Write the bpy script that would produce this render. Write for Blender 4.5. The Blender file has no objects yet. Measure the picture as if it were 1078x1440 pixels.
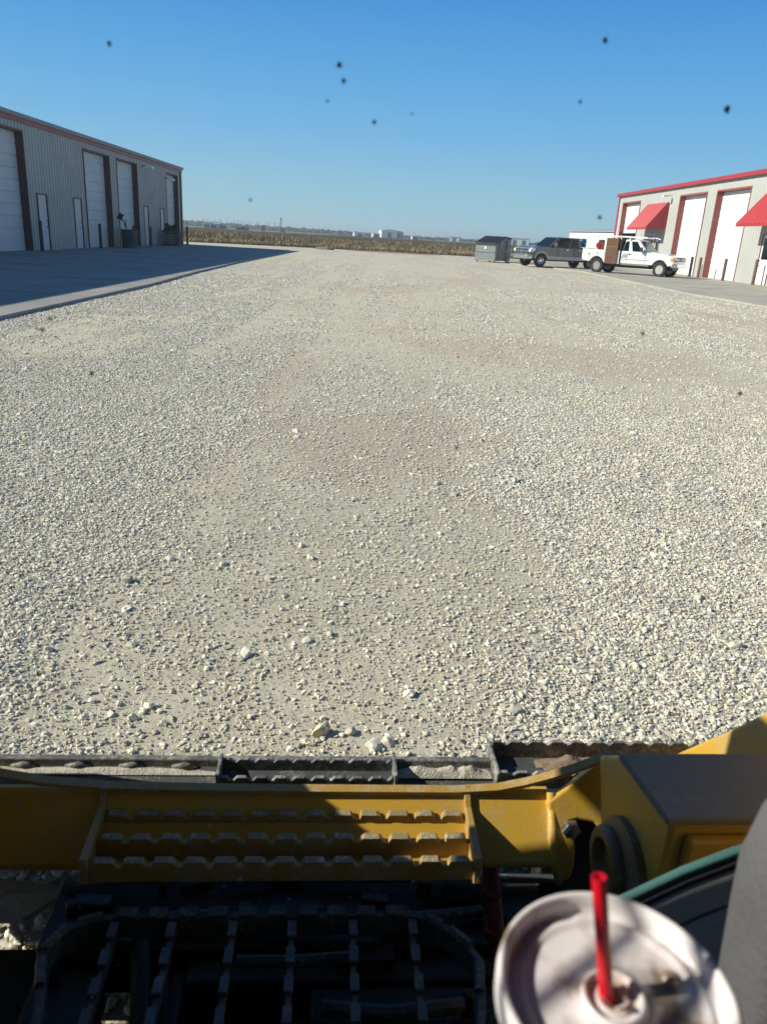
import bpy, bmesh, math, random
import numpy as np
from mathutils import Vector, Matrix
random.seed(7); rng = np.random.default_rng(11)
sc = bpy.context.scene
col = sc.collection
R = math.radians

# ------------------------------------------------------------------ camera
H = 1.5
yaw, pitch, roll = R(1.22), R(19.8), R(3.3)
f = Vector((math.sin(yaw)*math.cos(pitch), math.cos(yaw)*math.cos(pitch), -math.sin(pitch)))
r0 = Vector((math.cos(yaw), -math.sin(yaw), 0)); u0 = r0.cross(f)
r = r0*math.cos(roll)+u0*math.sin(roll); u = -r0*math.sin(roll)+u0*math.cos(roll)
cd = bpy.data.cameras.new('camera'); cam = bpy.data.objects.new('camera', cd); col.objects.link(cam)
M = Matrix((r, u, -f)).transposed().to_4x4(); M.translation = (0, 0, H); cam.matrix_world = M
cd.sensor_fit = 'VERTICAL'; cd.sensor_height = 24; cd.lens = 24*1081/1440
cd.clip_start = .02; cd.clip_end = 20000
cd.dof.use_dof = True; cd.dof.focus_distance = 9; cd.dof.aperture_fstop = 7
sc.camera = cam

# ------------------------------------------------------------------ light
SUN_EL = R(31.8); SUN_AZ = math.atan2(-8.45, -.35)      # clockwise from +Y
sd = Vector((math.sin(SUN_AZ)*math.cos(SUN_EL), math.cos(SUN_AZ)*math.cos(SUN_EL), math.sin(SUN_EL)))
w = bpy.data.worlds.new('World'); sc.world = w; w.use_nodes = True
nt = w.node_tree; nt.nodes.clear()
sky = nt.nodes.new('ShaderNodeTexSky'); sky.sky_type = 'NISHITA'; sky.sun_disc = False
sky.sun_elevation = SUN_EL; sky.sun_rotation = SUN_AZ; sky.altitude = 900; sky.air_density = 1.0; sky.dust_density = .0; sky.ozone_density = 4.0
bg = nt.nodes.new('ShaderNodeBackground'); bg.inputs[1].default_value = .095
wo = nt.nodes.new('ShaderNodeOutputWorld')
hs_ = nt.nodes.new('ShaderNodeHueSaturation'); hs_.inputs['Saturation'].default_value = 1.15
nt.links.new(sky.outputs[0], hs_.inputs['Color']); 
# the lower sky pales to a grey blue towards the horizon, as dusty plains air does
wt_ = nt.nodes.new('ShaderNodeTexCoord'); ws_ = nt.nodes.new('ShaderNodeSeparateXYZ'); nt.links.new(wt_.outputs['Generated'], ws_.inputs[0])
wr_ = nt.nodes.new('ShaderNodeValToRGB'); c_ = wr_.color_ramp; K = 1/(.095*2**.4)*1.12
def hexc(r_, g_, b_): return tuple((((q/255+.055)/1.055)**2.4) for q in (r_, g_, b_))
c_.elements[0].position = 0; c_.elements[0].color = (*hexc(152,186,200),1); c_.elements[1].position = .6; c_.elements[1].color = (*hexc(36,98,178),1)
for p_, q_ in ((.05,(138,182,208)),(.11,(112,170,216)),(.18,(88,156,214)),(.26,(62,134,206))): e_ = c_.elements.new(p_); e_.color = (*hexc(*q_),1)
nt.links.new(ws_.outputs['Z'], wr_.inputs['Fac'])
wsc = nt.nodes.new('ShaderNodeVectorMath'); wsc.operation = 'SCALE'; wsc.inputs['Scale'].default_value = K; nt.links.new(wr_.outputs[0], wsc.inputs[0])
wf_ = nt.nodes.new('ShaderNodeMapRange'); wf_.inputs['From Min'].default_value = .32; wf_.inputs['From Max'].default_value = .6; wf_.inputs['To Min'].default_value = .95; wf_.inputs['To Max'].default_value = 0; nt.links.new(ws_.outputs['Z'], wf_.inputs['Value'])
wm_ = nt.nodes.new('ShaderNodeMix'); wm_.data_type = 'RGBA'; nt.links.new(wf_.outputs[0], wm_.inputs['Factor']); nt.links.new(hs_.outputs[0], wm_.inputs['A']); nt.links.new(wsc.outputs[0], wm_.inputs['B'])
nt.links.new(wm_.outputs['Result'], bg.inputs[0]); nt.links.new(bg.outputs[0], wo.inputs[0])
sl = bpy.data.lights.new('sun', 'SUN'); sl.energy = 4.6; sl.angle = R(.5); sl.color = (1, .945, .83)
so = bpy.data.objects.new('sun', sl); col.objects.link(so); so.rotation_euler = (-sd).to_track_quat('-Z', 'Y').to_euler()
so.location = sd*50
sc.view_settings.view_transform = 'Standard'; sc.view_settings.look = 'None'
sc.view_settings.exposure = .48; sc.view_settings.gamma = 1; sc.view_settings.use_curve_mapping = False
sc.cycles.max_bounces = 6; sc.cycles.transparent_max_bounces = 12

# ------------------------------------------------------------------ materials
def mat(name, c, rough=.6, metal=0., var=.12, scale=8., bump=0., bscale=60., c2=None, spec=.5, coat=0.):
    m = bpy.data.materials.new(name); m.use_nodes = True; t = m.node_tree; b = t.nodes['Principled BSDF']
    b.inputs['Roughness'].default_value = rough; b.inputs['Metallic'].default_value = metal
    b.inputs['Specular IOR Level'].default_value = spec
    b.inputs['Coat Weight'].default_value = coat
    tc = t.nodes.new('ShaderNodeTexCoord'); n = t.nodes.new('ShaderNodeTexNoise')
    n.inputs['Scale'].default_value = scale; n.inputs['Detail'].default_value = 6; n.inputs['Roughness'].default_value = .65
    t.links.new(tc.outputs['Object'], n.inputs['Vector'])
    cr = t.nodes.new('ShaderNodeValToRGB'); cr.color_ramp.elements[0].position = .35; cr.color_ramp.elements[1].position = .65
    a = tuple(x*(1-var) for x in c); bcol = c2 if c2 else tuple(min(1, x*(1+var)) for x in c)
    cr.color_ramp.elements[0].color = (*a, 1); cr.color_ramp.elements[1].color = (*bcol, 1)
    t.links.new(n.outputs['Fac'], cr.inputs['Fac']); t.links.new(cr.outputs[0], b.inputs['Base Color'])
    if bump:
        n2 = t.nodes.new('ShaderNodeTexNoise'); n2.inputs['Scale'].default_value = bscale; n2.inputs['Detail'].default_value = 4
        t.links.new(tc.outputs['Object'], n2.inputs['Vector'])
        bp = t.nodes.new('ShaderNodeBump'); bp.inputs['Strength'].default_value = bump; bp.inputs['Distance'].default_value = .01
        t.links.new(n2.outputs['Fac'], bp.inputs['Height']); t.links.new(bp.outputs[0], b.inputs['Normal'])
    return m

def dusty(name, c, dust=(.42,.38,.30), amount=.5, scale=14., rough=.55, fine=90., metal=0.):
    """paint or steel with patches of dried dust and chips"""
    m = bpy.data.materials.new(name); m.use_nodes = True; t = m.node_tree; b = t.nodes['Principled BSDF']
    b.inputs['Metallic'].default_value = metal
    tc = t.nodes.new('ShaderNodeTexCoord')
    n = t.nodes.new('ShaderNodeTexNoise'); n.inputs['Scale'].default_value = scale; n.inputs['Detail'].default_value = 8; n.inputs['Roughness'].default_value = .7
    n2 = t.nodes.new('ShaderNodeTexNoise'); n2.inputs['Scale'].default_value = fine; n2.inputs['Detail'].default_value = 5; n2.inputs['Roughness'].default_value = .8
    for q in (n, n2): t.links.new(tc.outputs['Object'], q.inputs['Vector'])
    ad = t.nodes.new('ShaderNodeMath'); ad.operation = 'ADD'; t.links.new(n.outputs['Fac'], ad.inputs[0]); t.links.new(n2.outputs['Fac'], ad.inputs[1])
    mr = t.nodes.new('ShaderNodeMapRange'); mr.inputs['From Min'].default_value = 1.22-amount*.45; mr.inputs['From Max'].default_value = 1.42-amount*.3
    t.links.new(ad.outputs[0], mr.inputs['Value'])
    mx = t.nodes.new('ShaderNodeMix'); mx.data_type = 'RGBA'; mx.inputs['A'].default_value = (*c, 1); mx.inputs['B'].default_value = (*dust, 1)
    t.links.new(mr.outputs[0], mx.inputs['Factor']); t.links.new(mx.outputs['Result'], b.inputs['Base Color'])
    rr = t.nodes.new('ShaderNodeMapRange'); rr.inputs['To Min'].default_value = rough; rr.inputs['To Max'].default_value = .9
    t.links.new(mr.outputs[0], rr.inputs['Value']); t.links.new(rr.outputs[0], b.inputs['Roughness'])
    bp = t.nodes.new('ShaderNodeBump'); bp.inputs['Strength'].default_value = .25; bp.inputs['Distance'].default_value = .003
    t.links.new(n2.outputs['Fac'], bp.inputs['Height']); t.links.new(bp.outputs[0], b.inputs['Normal'])
    return m

def attr_mat(name, attr, rough=.9, bump=0., bscale=200.):
    m = bpy.data.materials.new(name); m.use_nodes = True; t = m.node_tree; b = t.nodes['Principled BSDF']
    b.inputs['Roughness'].default_value = rough; b.inputs['Specular IOR Level'].default_value = .2
    a = t.nodes.new('ShaderNodeAttribute'); a.attribute_name = attr
    n = t.nodes.new('ShaderNodeTexNoise'); n.inputs['Scale'].default_value = bscale; n.inputs['Detail'].default_value = 3
    tc = t.nodes.new('ShaderNodeTexCoord'); t.links.new(tc.outputs['Object'], n.inputs['Vector'])
    mr = t.nodes.new('ShaderNodeMapRange'); mr.inputs['To Min'].default_value = .8; mr.inputs['To Max'].default_value = 1.2
    t.links.new(n.outputs['Fac'], mr.inputs['Value'])
    vm = t.nodes.new('ShaderNodeVectorMath'); vm.operation = 'SCALE'
    t.links.new(a.outputs['Color'], vm.inputs[0]); t.links.new(mr.outputs[0], vm.inputs['Scale'])
    t.links.new(vm.outputs[0], b.inputs['Base Color'])
    return m

# ------------------------------------------------------------------ object helpers
def empty(name, loc=(0,0,0), rz=0., parent=None):
    o = bpy.data.objects.new(name, None); col.objects.link(o); o.location = loc; o.rotation_euler = (0,0,rz); o.empty_display_size = .2
    if parent: o.parent = parent
    return o
def tag(o, label=None, cat=None, group=None, kind=None):
    if label: o['label'] = label
    if cat: o['category'] = cat
    if group: o['group'] = group
    if kind: o['kind'] = kind
    return o
class MB:
    def __init__(s): s.bm = bmesh.new()
    def box(s, x0, x1, y0, y1, z0, z1, rot=None, at=None):
        vs = [s.bm.verts.new((x, y, z)) for x in (x0, x1) for y in (y0, y1) for z in (z0, z1)]
        for q in ((0,1,3,2),(4,6,7,5),(0,4,5,1),(2,3,7,6),(0,2,6,4),(1,5,7,3)): s.bm.faces.new([vs[i] for i in q])
        if rot is not None: bmesh.ops.rotate(s.bm, verts=vs, cent=at or (0,0,0), matrix=rot)
        return s
    def poly(s, pts):
        s.bm.faces.new([s.bm.verts.new(p) for p in pts]); return s
    def prism(s, pts, axis, a, b):
        """pts 2-D outline; axis 'x': pts=(y,z); 'y': pts=(x,z); 'z': pts=(x,y)"""
        def P(p, t):
            return {'x': (t, p[0], p[1]), 'y': (p[0], t, p[1]), 'z': (p[0], p[1], t)}[axis]
        A = [s.bm.verts.new(P(p, a)) for p in pts]; B = [s.bm.verts.new(P(p, b)) for p in pts]
        s.bm.faces.new(A); s.bm.faces.new(B[::-1]); n = len(pts)
        for i in range(n): s.bm.faces.new((A[i], B[i], B[(i+1)%n], A[(i+1)%n]))
        return s
    def hexa(s, lo, hi):
        """two 4-point loops joined"""
        A = [s.bm.verts.new(p) for p in lo]; B = [s.bm.verts.new(p) for p in hi]
        s.bm.faces.new(A[::-1]); s.bm.faces.new(B)
        for i in range(4): s.bm.faces.new((A[i], A[(i+1)%4], B[(i+1)%4], B[i]))
        return s
    def tube(s, pts, rad, n=10, cap=True):
        pts = [Vector(p) for p in pts]; rads = rad if isinstance(rad, (list, tuple)) else [rad]*len(pts)
        rings = []; up = None
        for i, p in enumerate(pts):
            d = (pts[min(i+1, len(pts)-1)]-pts[max(i-1, 0)]).normalized()
            if up is None: up = Vector((0,0,1)) if abs(d.z) < .9 else Vector((1,0,0))
            a = d.cross(up).normalized(); b = a.cross(d).normalized(); up = b
            rings.append([s.bm.verts.new(p+(a*math.cos(k*2*math.pi/n)+b*math.sin(k*2*math.pi/n))*rads[i]) for k in range(n)])
        for i in range(len(rings)-1):
            for k in range(n): s.bm.faces.new((rings[i][k], rings[i][(k+1)%n], rings[i+1][(k+1)%n], rings[i+1][k]))
        if cap: s.bm.faces.new(rings[0][::-1]); s.bm.faces.new(rings[-1])
        return s
    def lathe(s, prof, n=32, axis='z', c=(0,0,0), close=False):
        rings = []
        for (rr, h) in prof:
            ring = []
            for k in range(n):
                a = 2*math.pi*k/n; x, y = rr*math.cos(a), rr*math.sin(a)
                p = {'z': (x, y, h), 'y': (x, h, y), 'x': (h, x, y)}[axis]
                ring.append(s.bm.verts.new((p[0]+c[0], p[1]+c[1], p[2]+c[2])))
            rings.append(ring)
        m = len(rings)
        for i in range(m if close else m-1):
            for k in range(n): s.bm.faces.new((rings[i][k], rings[i][(k+1)%n], rings[(i+1)%m][(k+1)%n], rings[(i+1)%m][k]))
        if not close:
            for g_, flip in ((rings[0], True), (rings[-1], False)):
                s.bm.faces.new(g_[::-1] if flip else g_)
        return s
    def build(s, name, m, parent=None, smooth=False, bevel=0., seg=2, angle=35, sub=0):
        bmesh.ops.recalc_face_normals(s.bm, faces=s.bm.faces)
        me = bpy.data.meshes.new(name); s.bm.to_mesh(me); s.bm.free()
        o = bpy.data.objects.new(name, me); col.objects.link(o)
        if m: me.materials.append(m)
        if parent: o.parent = parent
        if bevel:
            b = o.modifiers.new('bevel', 'BEVEL'); b.width = bevel; b.segments = seg; b.limit_method = 'ANGLE'; b.angle_limit = R(angle)
        if sub:
            b = o.modifiers.new('sub', 'SUBSURF'); b.levels = sub; b.render_levels = sub
        if smooth:
            for p in me.polygons: p.use_smooth = True
            if smooth != 'all': me.set_sharp_from_angle(angle=R(40))
        return o
def children(o): return [c for c in bpy.data.objects if c.parent == o]
def copy_tree(o, parent=None):
    c = o.copy(); col.objects.link(c)
    if parent: c.parent = parent
    for ch in children(o): copy_tree(ch, c)
    return c

# ------------------------------------------------------------------ noise in numpy
def vnoise(x, y, seed=0):
    x0 = np.floor(x).astype(np.int64); y0 = np.floor(y).astype(np.int64); fx = x-x0; fy = y-y0
    fx = fx*fx*(3-2*fx); fy = fy*fy*(3-2*fy)
    def h(a, b):
        n = (a*374761393+b*668265263+seed*982451653) & 0x7fffffff
        n = ((n ^ (n >> 13))*1274126177) & 0x7fffffff
        return ((n ^ (n >> 16)) & 0xffff)/65535.
    return (h(x0,y0)*(1-fx)+h(x0+1,y0)*fx)*(1-fy)+(h(x0,y0+1)*(1-fx)+h(x0+1,y0+1)*fx)*fy
def fbm(x, y, seed=0, o=4):
    v = 0; a = .5; t = 0
    for i in range(o): v = v+a*vnoise(x*2**i, y*2**i, seed+i*17); t += a; a *= .5
    return v/t
def gs(x, c, s_): return np.exp(-((x-c)/s_)**2)
def sstep(x, a, b):
    t = np.clip((x-a)/(b-a), 0, 1); return t*t*(3-2*t)
def dirtness(x, y):
    """how far fines have been packed between the stones: 0 loose gravel, 1 bare packed fines"""
    wob = (fbm(x*.9, y*.5, 3)-.5)
    c = -.16+.05*(y-3)
    lane = sstep(1-np.abs(x-c+wob*1.2)/(1.0+.06*y), 0, .55)*sstep(y, 1.5, 2.3)*(1-.75*sstep(y, 5.5, 9.))
    far = .85*gs(x, 3.2, 2.6)*gs(y, 10.5, 2.8)+.55*gs(x, .2, 1.6)*gs(y, 13, 4)+.6*gs(x, 9, 5)*gs(y, 17, 3)+.5*gs(x, 2, 3.)*gs(y, 22, 6)
    st = fbm(x*1.5+7, y*.10, 9, 3); st = sstep(st, .45, .68)*sstep(y, 5, 14)*.75
    n = fbm(x*1.6, y*1.1, 21, 4)
    fs = fbm(x*3.2+.25*np.sin(y*.11)+2, y*.07, 13, 3); fs = sstep(fs, .52, .66)*sstep(y, 3.5, 8)*(1-.5*sstep(y, 40, 60))*.55
    xl = x+.012*y*y*.05
    for c0, w0 in ((-2.35, .16), (-3.9, .15), (2.6, .2), (4.4, .18), (-.95, .12), (.95, .14)):
        fs = np.maximum(fs, .7*gs(xl, c0+.03*y, w0)*sstep(y, 6, 9)*(1-sstep(y, 26, 40))*(.5+.9*vnoise(x*0+c0, y*.6, 15)))
    cross = .8*gs(y-.05*x, 14.4, .16)*sstep(-x, .5, 2)*sstep(x, -5.5, -5)+.6*gs(y+.08*x, 12.6, .14)*sstep(-x, .3, 1)
    d = lane*1.0+far+st+fs+cross+(n-.5)*.95+(fbm(x*.45, y*.22, 55, 3)-.5)*.8*sstep(y, 4, 9)
    d = d + .25*sstep(y, 25, 50)
    return np.clip(d, 0, 1)

def mesh_np(name, V, F, m, colr=None, kind=None):
    """V (n,3) float, F (m,k) int"""
    me = bpy.data.meshes.new(name); k = F.shape[1]
    me.vertices.add(len(V)); me.vertices.foreach_set('co', V.astype(np.float32).ravel())
    me.loops.add(F.size); me.loops.foreach_set('vertex_index', F.astype(np.int32).ravel())
    me.polygons.add(len(F)); me.polygons.foreach_set('loop_start', np.arange(0, F.size, k, dtype=np.int32))
    me.polygons.foreach_set('loop_total', np.full(len(F), k, dtype=np.int32))
    if colr is not None:
        a = me.attributes.new('tint', 'FLOAT_COLOR', 'POINT')
        a.data.foreach_set('color', np.concatenate([colr, np.ones((len(colr), 1))], 1).astype(np.float32).ravel())
    me.update(calc_edges=True); me.materials.append(m)
    for_smooth = np.zeros(len(F), dtype=bool); me.polygons.foreach_set('use_smooth', for_smooth)
    o = bpy.data.objects.new(name, me); col.objects.link(o)
    if kind: o['kind'] = kind
    return o

# ------------------------------------------------------------------ ground
def edge_y(x): return np.interp(x, [-90, -17, -5.7, 1.6, 8.8, 90], [60, 71.4, 75.8, 77.0, 77.6, 86])
mg = MB(); mg.box(-2500, 2500, -60, 2600, -1.5, -.03)
field_m = mat('dry_plain', (.17,.135,.085), .95, var=.3, scale=.02, c2=(.25,.205,.13))
ground = mg.build('ground', field_m); tag(ground, kind='structure')

# gravel sheet: loose stones texture mixed with packed fines by the 'tint' attribute
nx, ny = 420, 620
us = np.linspace(-1, 1, nx); xs = 80*np.sinh(us*4.2)/np.sinh(4.2)
ts = np.linspace(0, 1, ny)
X = np.repeat(xs[None], ny, 0)
ed = edge_y(xs)[None]+.5*(vnoise(xs*1.3, xs*0, 5)[None]-.5)
tt = (np.exp(ts*3.9)-1)/(math.exp(3.9)-1)
Y = -3+(ed+3)*tt[:, None]
D = dirtness(X, Y)
Z = .018*(fbm(X*1.2, Y*.8, 31)-.5)+.006*(fbm(X*6, Y*6, 33)-.5)-.004
Z = Z*np.clip((60-Y)/40, .2, 1)
# cleat marks pressed by the tracks across the packed lane
lane = sstep(1-np.abs(X+.1)/1.0, 0, .4)*sstep(Y, 2, 3)*(1-sstep(Y, 8, 12))
pads = sstep(.6-np.abs(X+6.2), 0, .3)*0
idx = np.arange(nx*ny).reshape(ny, nx)
F = np.stack([idx[:-1,:-1], idx[:-1,1:], idx[1:,1:], idx[1:,:-1]], -1).reshape(-1, 4)
red = sstep(fbm(X*.7+3, Y*.35+8, 44, 4), .50, .72)
colr = np.stack([D, red, lane], -1).reshape(-1, 3)
m = bpy.data.materials.new('gravel_bed'); m.use_nodes = True; t = m.node_tree; b = t.nodes['Principled BSDF']
b.inputs['Roughness'].default_value = .95; b.inputs['Specular IOR Level'].default_value = .15
N = t.nodes.new; L = t.links.new
at = N('ShaderNodeAttribute'); at.attribute_name = 'tint'; sp = N('ShaderNodeSeparateColor'); L(at.outputs['Color'], sp.inputs[0])
tc = N('ShaderNodeTexCoord')
vo = N('ShaderNodeTexVoronoi'); vo.inputs['Scale'].default_value = 34; L(tc.outputs['Object'], vo.inputs['Vector'])
vo2 = N('ShaderNodeTexVoronoi'); vo2.inputs['Scale'].default_value = 14; L(tc.outputs['Object'], vo2.inputs['Vector'])
hs = N('ShaderNodeSeparateColor'); L(vo.outputs['Color'], hs.inputs[0])
st = N('ShaderNodeValToRGB'); cr = st.color_ramp
cr.elements[0].position = 0; cr.elements[0].color = (.28,.28,.25,1); cr.elements[1].position = 1; cr.elements[1].color = (.66,.60,.50,1)
for p_, c_ in ((.12,(.42,.40,.34,1)),(.35,(.50,.455,.38,1)),(.7,(.58,.53,.44,1))):
    e = cr.elements.new(p_); e.color = c_
L(hs.outputs[0], st.inputs['Fac'])
no = N('ShaderNodeTexNoise'); no.inputs['Scale'].default_value = 3.; no.inputs['Detail'].default_value = 10; no.inputs['Roughness'].default_value = .75; L(tc.outputs['Object'], no.inputs['Vector'])
di = N('ShaderNodeValToRGB'); cr = di.color_ramp
cr.elements[0].position = .3; cr.elements[0].color = (.47,.42,.315,1); cr.elements[1].position = .7; cr.elements[1].color = (.61,.555,.43,1); L(no.outputs['Fac'], di.inputs['Fac'])
rd = N('ShaderNodeMix'); rd.data_type = 'RGBA'; rd.inputs['B'].default_value = (.47,.375,.285,1)
rm = N('ShaderNodeMath'); rm.operation = 'MULTIPLY'; rm.inputs[1].default_value = .6; L(sp.outputs[1], rm.inputs[0]); L(rm.outputs[0], rd.inputs['Factor']); L(di.outputs[0], rd.inputs['A'])
# edge between bed and fines broken up by grain
n3 = N('ShaderNodeTexNoise'); n3.inputs['Scale'].default_value = 34; n3.inputs['Detail'].default_value = 8; n3.inputs['Roughness'].default_value = .8; L(tc.outputs['Object'], n3.inputs['Vector'])
s1 = N('ShaderNodeMath'); s1.operation = 'MULTIPLY_ADD'; s1.inputs[1].default_value = 1.6; s1.inputs[2].default_value = -.8; L(n3.outputs['Fac'], s1.inputs[0])
s2 = N('ShaderNodeMath'); s2.operation = 'ADD'; L(sp.outputs[0], s2.inputs[0]); L(s1.outputs[0], s2.inputs[1])
fr = N('ShaderNodeMapRange'); fr.inputs['From Min'].default_value = .25; fr.inputs['From Max'].default_value = .6; L(s2.outputs[0], fr.inputs['Value'])
mx = N('ShaderNodeMix'); mx.data_type = 'RGBA'; L(fr.outputs[0], mx.inputs['Factor']); L(st.outputs[0], mx.inputs['A']); L(rd.outputs['Result'], mx.inputs['B'])
L(mx.outputs['Result'], b.inputs['Base Color'])
# relief
inv = N('ShaderNodeMath'); inv.operation = 'SUBTRACT'; inv.inputs[0].default_value = .6; L(vo.outputs['Distance'], inv.inputs[1])
inv2 = N('ShaderNodeMath'); inv2.operation = 'SUBTRACT'; inv2.inputs[0].default_value = .6; L(vo2.outputs['Distance'], inv2.inputs[1])
hh = N('ShaderNodeMath'); hh.operation = 'MULTIPLY_ADD'; hh.inputs[1].default_value = .9; L(inv2.outputs[0], hh.inputs[0]); L(inv.outputs[0], hh.inputs[2])
om = N('ShaderNodeMath'); om.operation = 'SUBTRACT'; om.inputs[0].default_value = 1.12; L(fr.outputs[0], om.inputs[1])
h2 = N('ShaderNodeMath'); h2.operation = 'MULTIPLY'; L(hh.outputs[0], h2.inputs[0]); L(om.outputs[0], h2.inputs[1])
wv = N('ShaderNodeTexWave'); wv.bands_direction = 'Y'; wv.inputs['Scale'].default_value = 4.5; wv.inputs['Distortion'].default_value = .9; wv.inputs['Detail'].default_value = 3; wv.inputs['Detail Scale'].default_value = 2.5
L(tc.outputs['Object'], wv.inputs['Vector'])
wm = N('ShaderNodeMath'); wm.operation = 'MULTIPLY'; L(wv.outputs['Fac'], wm.inputs[0]); L(sp.outputs[2], wm.inputs[1])
h3 = N('ShaderNodeMath'); h3.operation = 'MULTIPLY_ADD'; h3.inputs[1].default_value = .95; L(wm.outputs[0], h3.inputs[0]); L(h2.outputs[0], h3.inputs[2])
h4 = N('ShaderNodeMath'); h4.operation = 'MULTIPLY_ADD'; h4.inputs[1].default_value = .55; L(n3.outputs['Fac'], h4.inputs[0]); L(h3.outputs[0], h4.inputs[2])
bp = N('ShaderNodeBump'); bp.inputs['Strength'].default_value = .8; bp.inputs['Distance'].default_value = .022; L(h4.outputs[0], bp.inputs['Height']); L(bp.outputs[0], b.inputs['Normal'])
lot = mesh_np('gravel_lot', np.stack([X, Y, Z], -1).reshape(-1, 3), F, m, colr, 'structure')
lot.data.polygons.foreach_set('use_smooth', np.ones(len(F), dtype=bool))

# loose stones
def ico(sub):
    bm = bmesh.new(); bmesh.ops.create_icosphere(bm, subdivisions=sub, radius=1)
    bm.verts.ensure_lookup_table()
    V = np.array([v.co[:] for v in bm.verts]); Fc = np.array([[v.index for v in q.verts] for q in bm.faces]); bm.free(); return V, Fc
OCT = (np.array([(1,0,0),(0,1,0),(-1,0,0),(0,-1,0),(0,0,1),(0,0,-1)], float), np.array([(0,1,4),(1,2,4),(2,3,4),(3,0,4),(1,0,5),(2,1,5),(3,2,5),(0,3,5)]))
ICO1, ICO2 = ico(1), ico(2)
PV, PF, PC = [], [], []; off = 0
PAL = np.array([(.70,.66,.55),(.64,.60,.49),(.59,.55,.44),(.67,.635,.54),(.76,.72,.62),(.40,.40,.36),(.49,.43,.32),(.32,.33,.31),(.52,.41,.31)])
PW = np.array([.22,.22,.16,.14,.1,.06,.06,.02,.02]); PW = PW/PW.sum()
def stones(shape, x, y, rad, sink=.25, flat=.7):
    global off
    V0, F0 = shape; n = len(x); k = len(V0)
    if n == 0: return
    var = []
    for i in range(14):
        d = 1+.22*rng.standard_normal((k, 1)).clip(-1.6, 1.6); v = V0*d
        for _ in range(5):                       # knock flat facets on it
            nn = rng.standard_normal(3); nn /= np.linalg.norm(nn); h = .55+.3*rng.random()
            dd = v@nn; over = np.maximum(0, dd-h); v = v-over[:, None]*nn
        var.append(v)
    var = np.array(var); vi = rng.integers(0, 14, n); V = var[vi]
    s = np.stack([.75+.6*rng.random(n), .65+.4*rng.random(n), flat*(.7+.5*rng.random(n))], 1)*rad[:, None]
    V = V*s[:, None, :]
    def rotm(ax, a):
        c, s_ = np.cos(a), np.sin(a); z = np.zeros(n); o = np.ones(n)
        if ax == 'z': return np.stack([np.stack([c,-s_,z],1),np.stack([s_,c,z],1),np.stack([z,z,o],1)],1)
        return np.stack([np.stack([o,z,z],1),np.stack([z,c,-s_],1),np.stack([z,s_,c],1)],1)
    Rm = rotm('z', rng.random(n)*6.283)@rotm('x', rng.standard_normal(n)*.35)@rotm('z', rng.random(n)*6.283)
    V = np.einsum('nij,nkj->nki', Rm, V)
    z0 = .018*(fbm(x*1.2, y*.8, 31)-.5)
    V += np.stack([x, y, z0+s[:, 2]*(.55-sink-.35*rng.random(n))], 1)[:, None, :]
    c = np.array((1.04,1.02,.995))*PAL[rng.choice(len(PAL), n, p=PW)]*(.86+.26*rng.random((n, 1)))
    PV.append(V.reshape(-1, 3).astype(np.float32)); PC.append(np.repeat(c, k, 0).astype(np.float32))
    PF.append((F0[None]+(np.arange(n)*k)[:, None, None]+off).reshape(-1, 3)); off += n*k
def scatter(ya, yb, dens, dens_dirt, marg=.5):
    """uniform points in the wedge that can be seen, thinned on packed fines"""
    A = (.60*(yb+ya)+2*marg)*(yb-ya); n = int(A*dens)
    y = ya+(yb-ya)*rng.random(n*2); keep = rng.random(n*2) < (.60*y+marg)/(.60*yb+marg); y = y[keep][:n]
    x = (rng.random(len(y))*2-1)*(.60*y+marg)
    x, y = x, y
    pd = pad_mask(x, y); p = 1-dirtness(x, y)*(1.15-dens_dirt)
    # clumping
    p = p*np.clip(.1+1.9*fbm(x*4.5, y*4.5, 61, 3)**1.15, 0, 1.3)
    k = (rng.random(len(x)) < p) & ~pd
    return x[k], y[k]
def left_edge(y): return np.interp(y, [0, 11, 20, 26, 40, 58, 62], [-5.6, -5.62, -5.64, -5.95, -6.3, -6.6, -6.9])
def right_edge(y): return np.interp(y, [20, 25, 30, 42, 50, 56, 60], [12.4, 12.2, 11.7, 12.2, 12.5, 11.0, 9.6])
def pad_mask(x, y): return ((x < left_edge(y)+.03) & (y < 62)) | ((x > right_edge(y)-.05) & (y > 10) & (y < 74))
def radii(n, mu, sg=.50, lo=.28, hi=2.3): return mu*np.clip(np.exp(sg*rng.standard_normal(n)), lo, hi)
def sc_(shape, ya, yb, dens, dd, mu, **k):
    x, y = scatter(ya, yb, dens, dd); stones(shape, x, y, radii(len(x), mu), **k)
sc_(ICO1, .7, 1.7, 3000, .5, .0065)
sc_(ICO2, 1.7, 2.7, 5600, .38, .0053, sink=.36, flat=.65)
sc_(ICO1, 2.7, 4.6, 5400, .38, .0055, sink=.36, flat=.65)
sc_(ICO1, 4.6, 7.5, 3600, .36, .0068, sink=.36, flat=.6)
sc_(OCT, 7.5, 12., 2300, .32, .0088, sink=.36, flat=.6)
sc_(OCT, 12., 18., 1100, .28, .0122, sink=.36, flat=.6)
sc_(OCT, 18., 27., 420, .25, .016, sink=.38, flat=.55)
sc_(OCT, 27., 45., 90, .3, .018, sink=.4, flat=.5)
sc_(OCT, 1.7, 4.5, 9500, .78, .0029, sink=.3)
sc_(OCT, 4.5, 9, 4200, .74, .0040, sink=.3)
sc_(ICO2, 1.75, 6.0, 22, .7, .0118, flat=.7)         # the odd larger stone
sc_(ICO1, 6.0, 14., 8, .6, .015, flat=.7)
bx_ = np.array([-.11,-.02,.055,.17,-1.05,-.86,.62,-.72,-.33,.1]); by_ = np.array([2.06,2.07,2.0,2.3,3.1,2.55,2.05,2.1,3.6,2.02])
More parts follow.
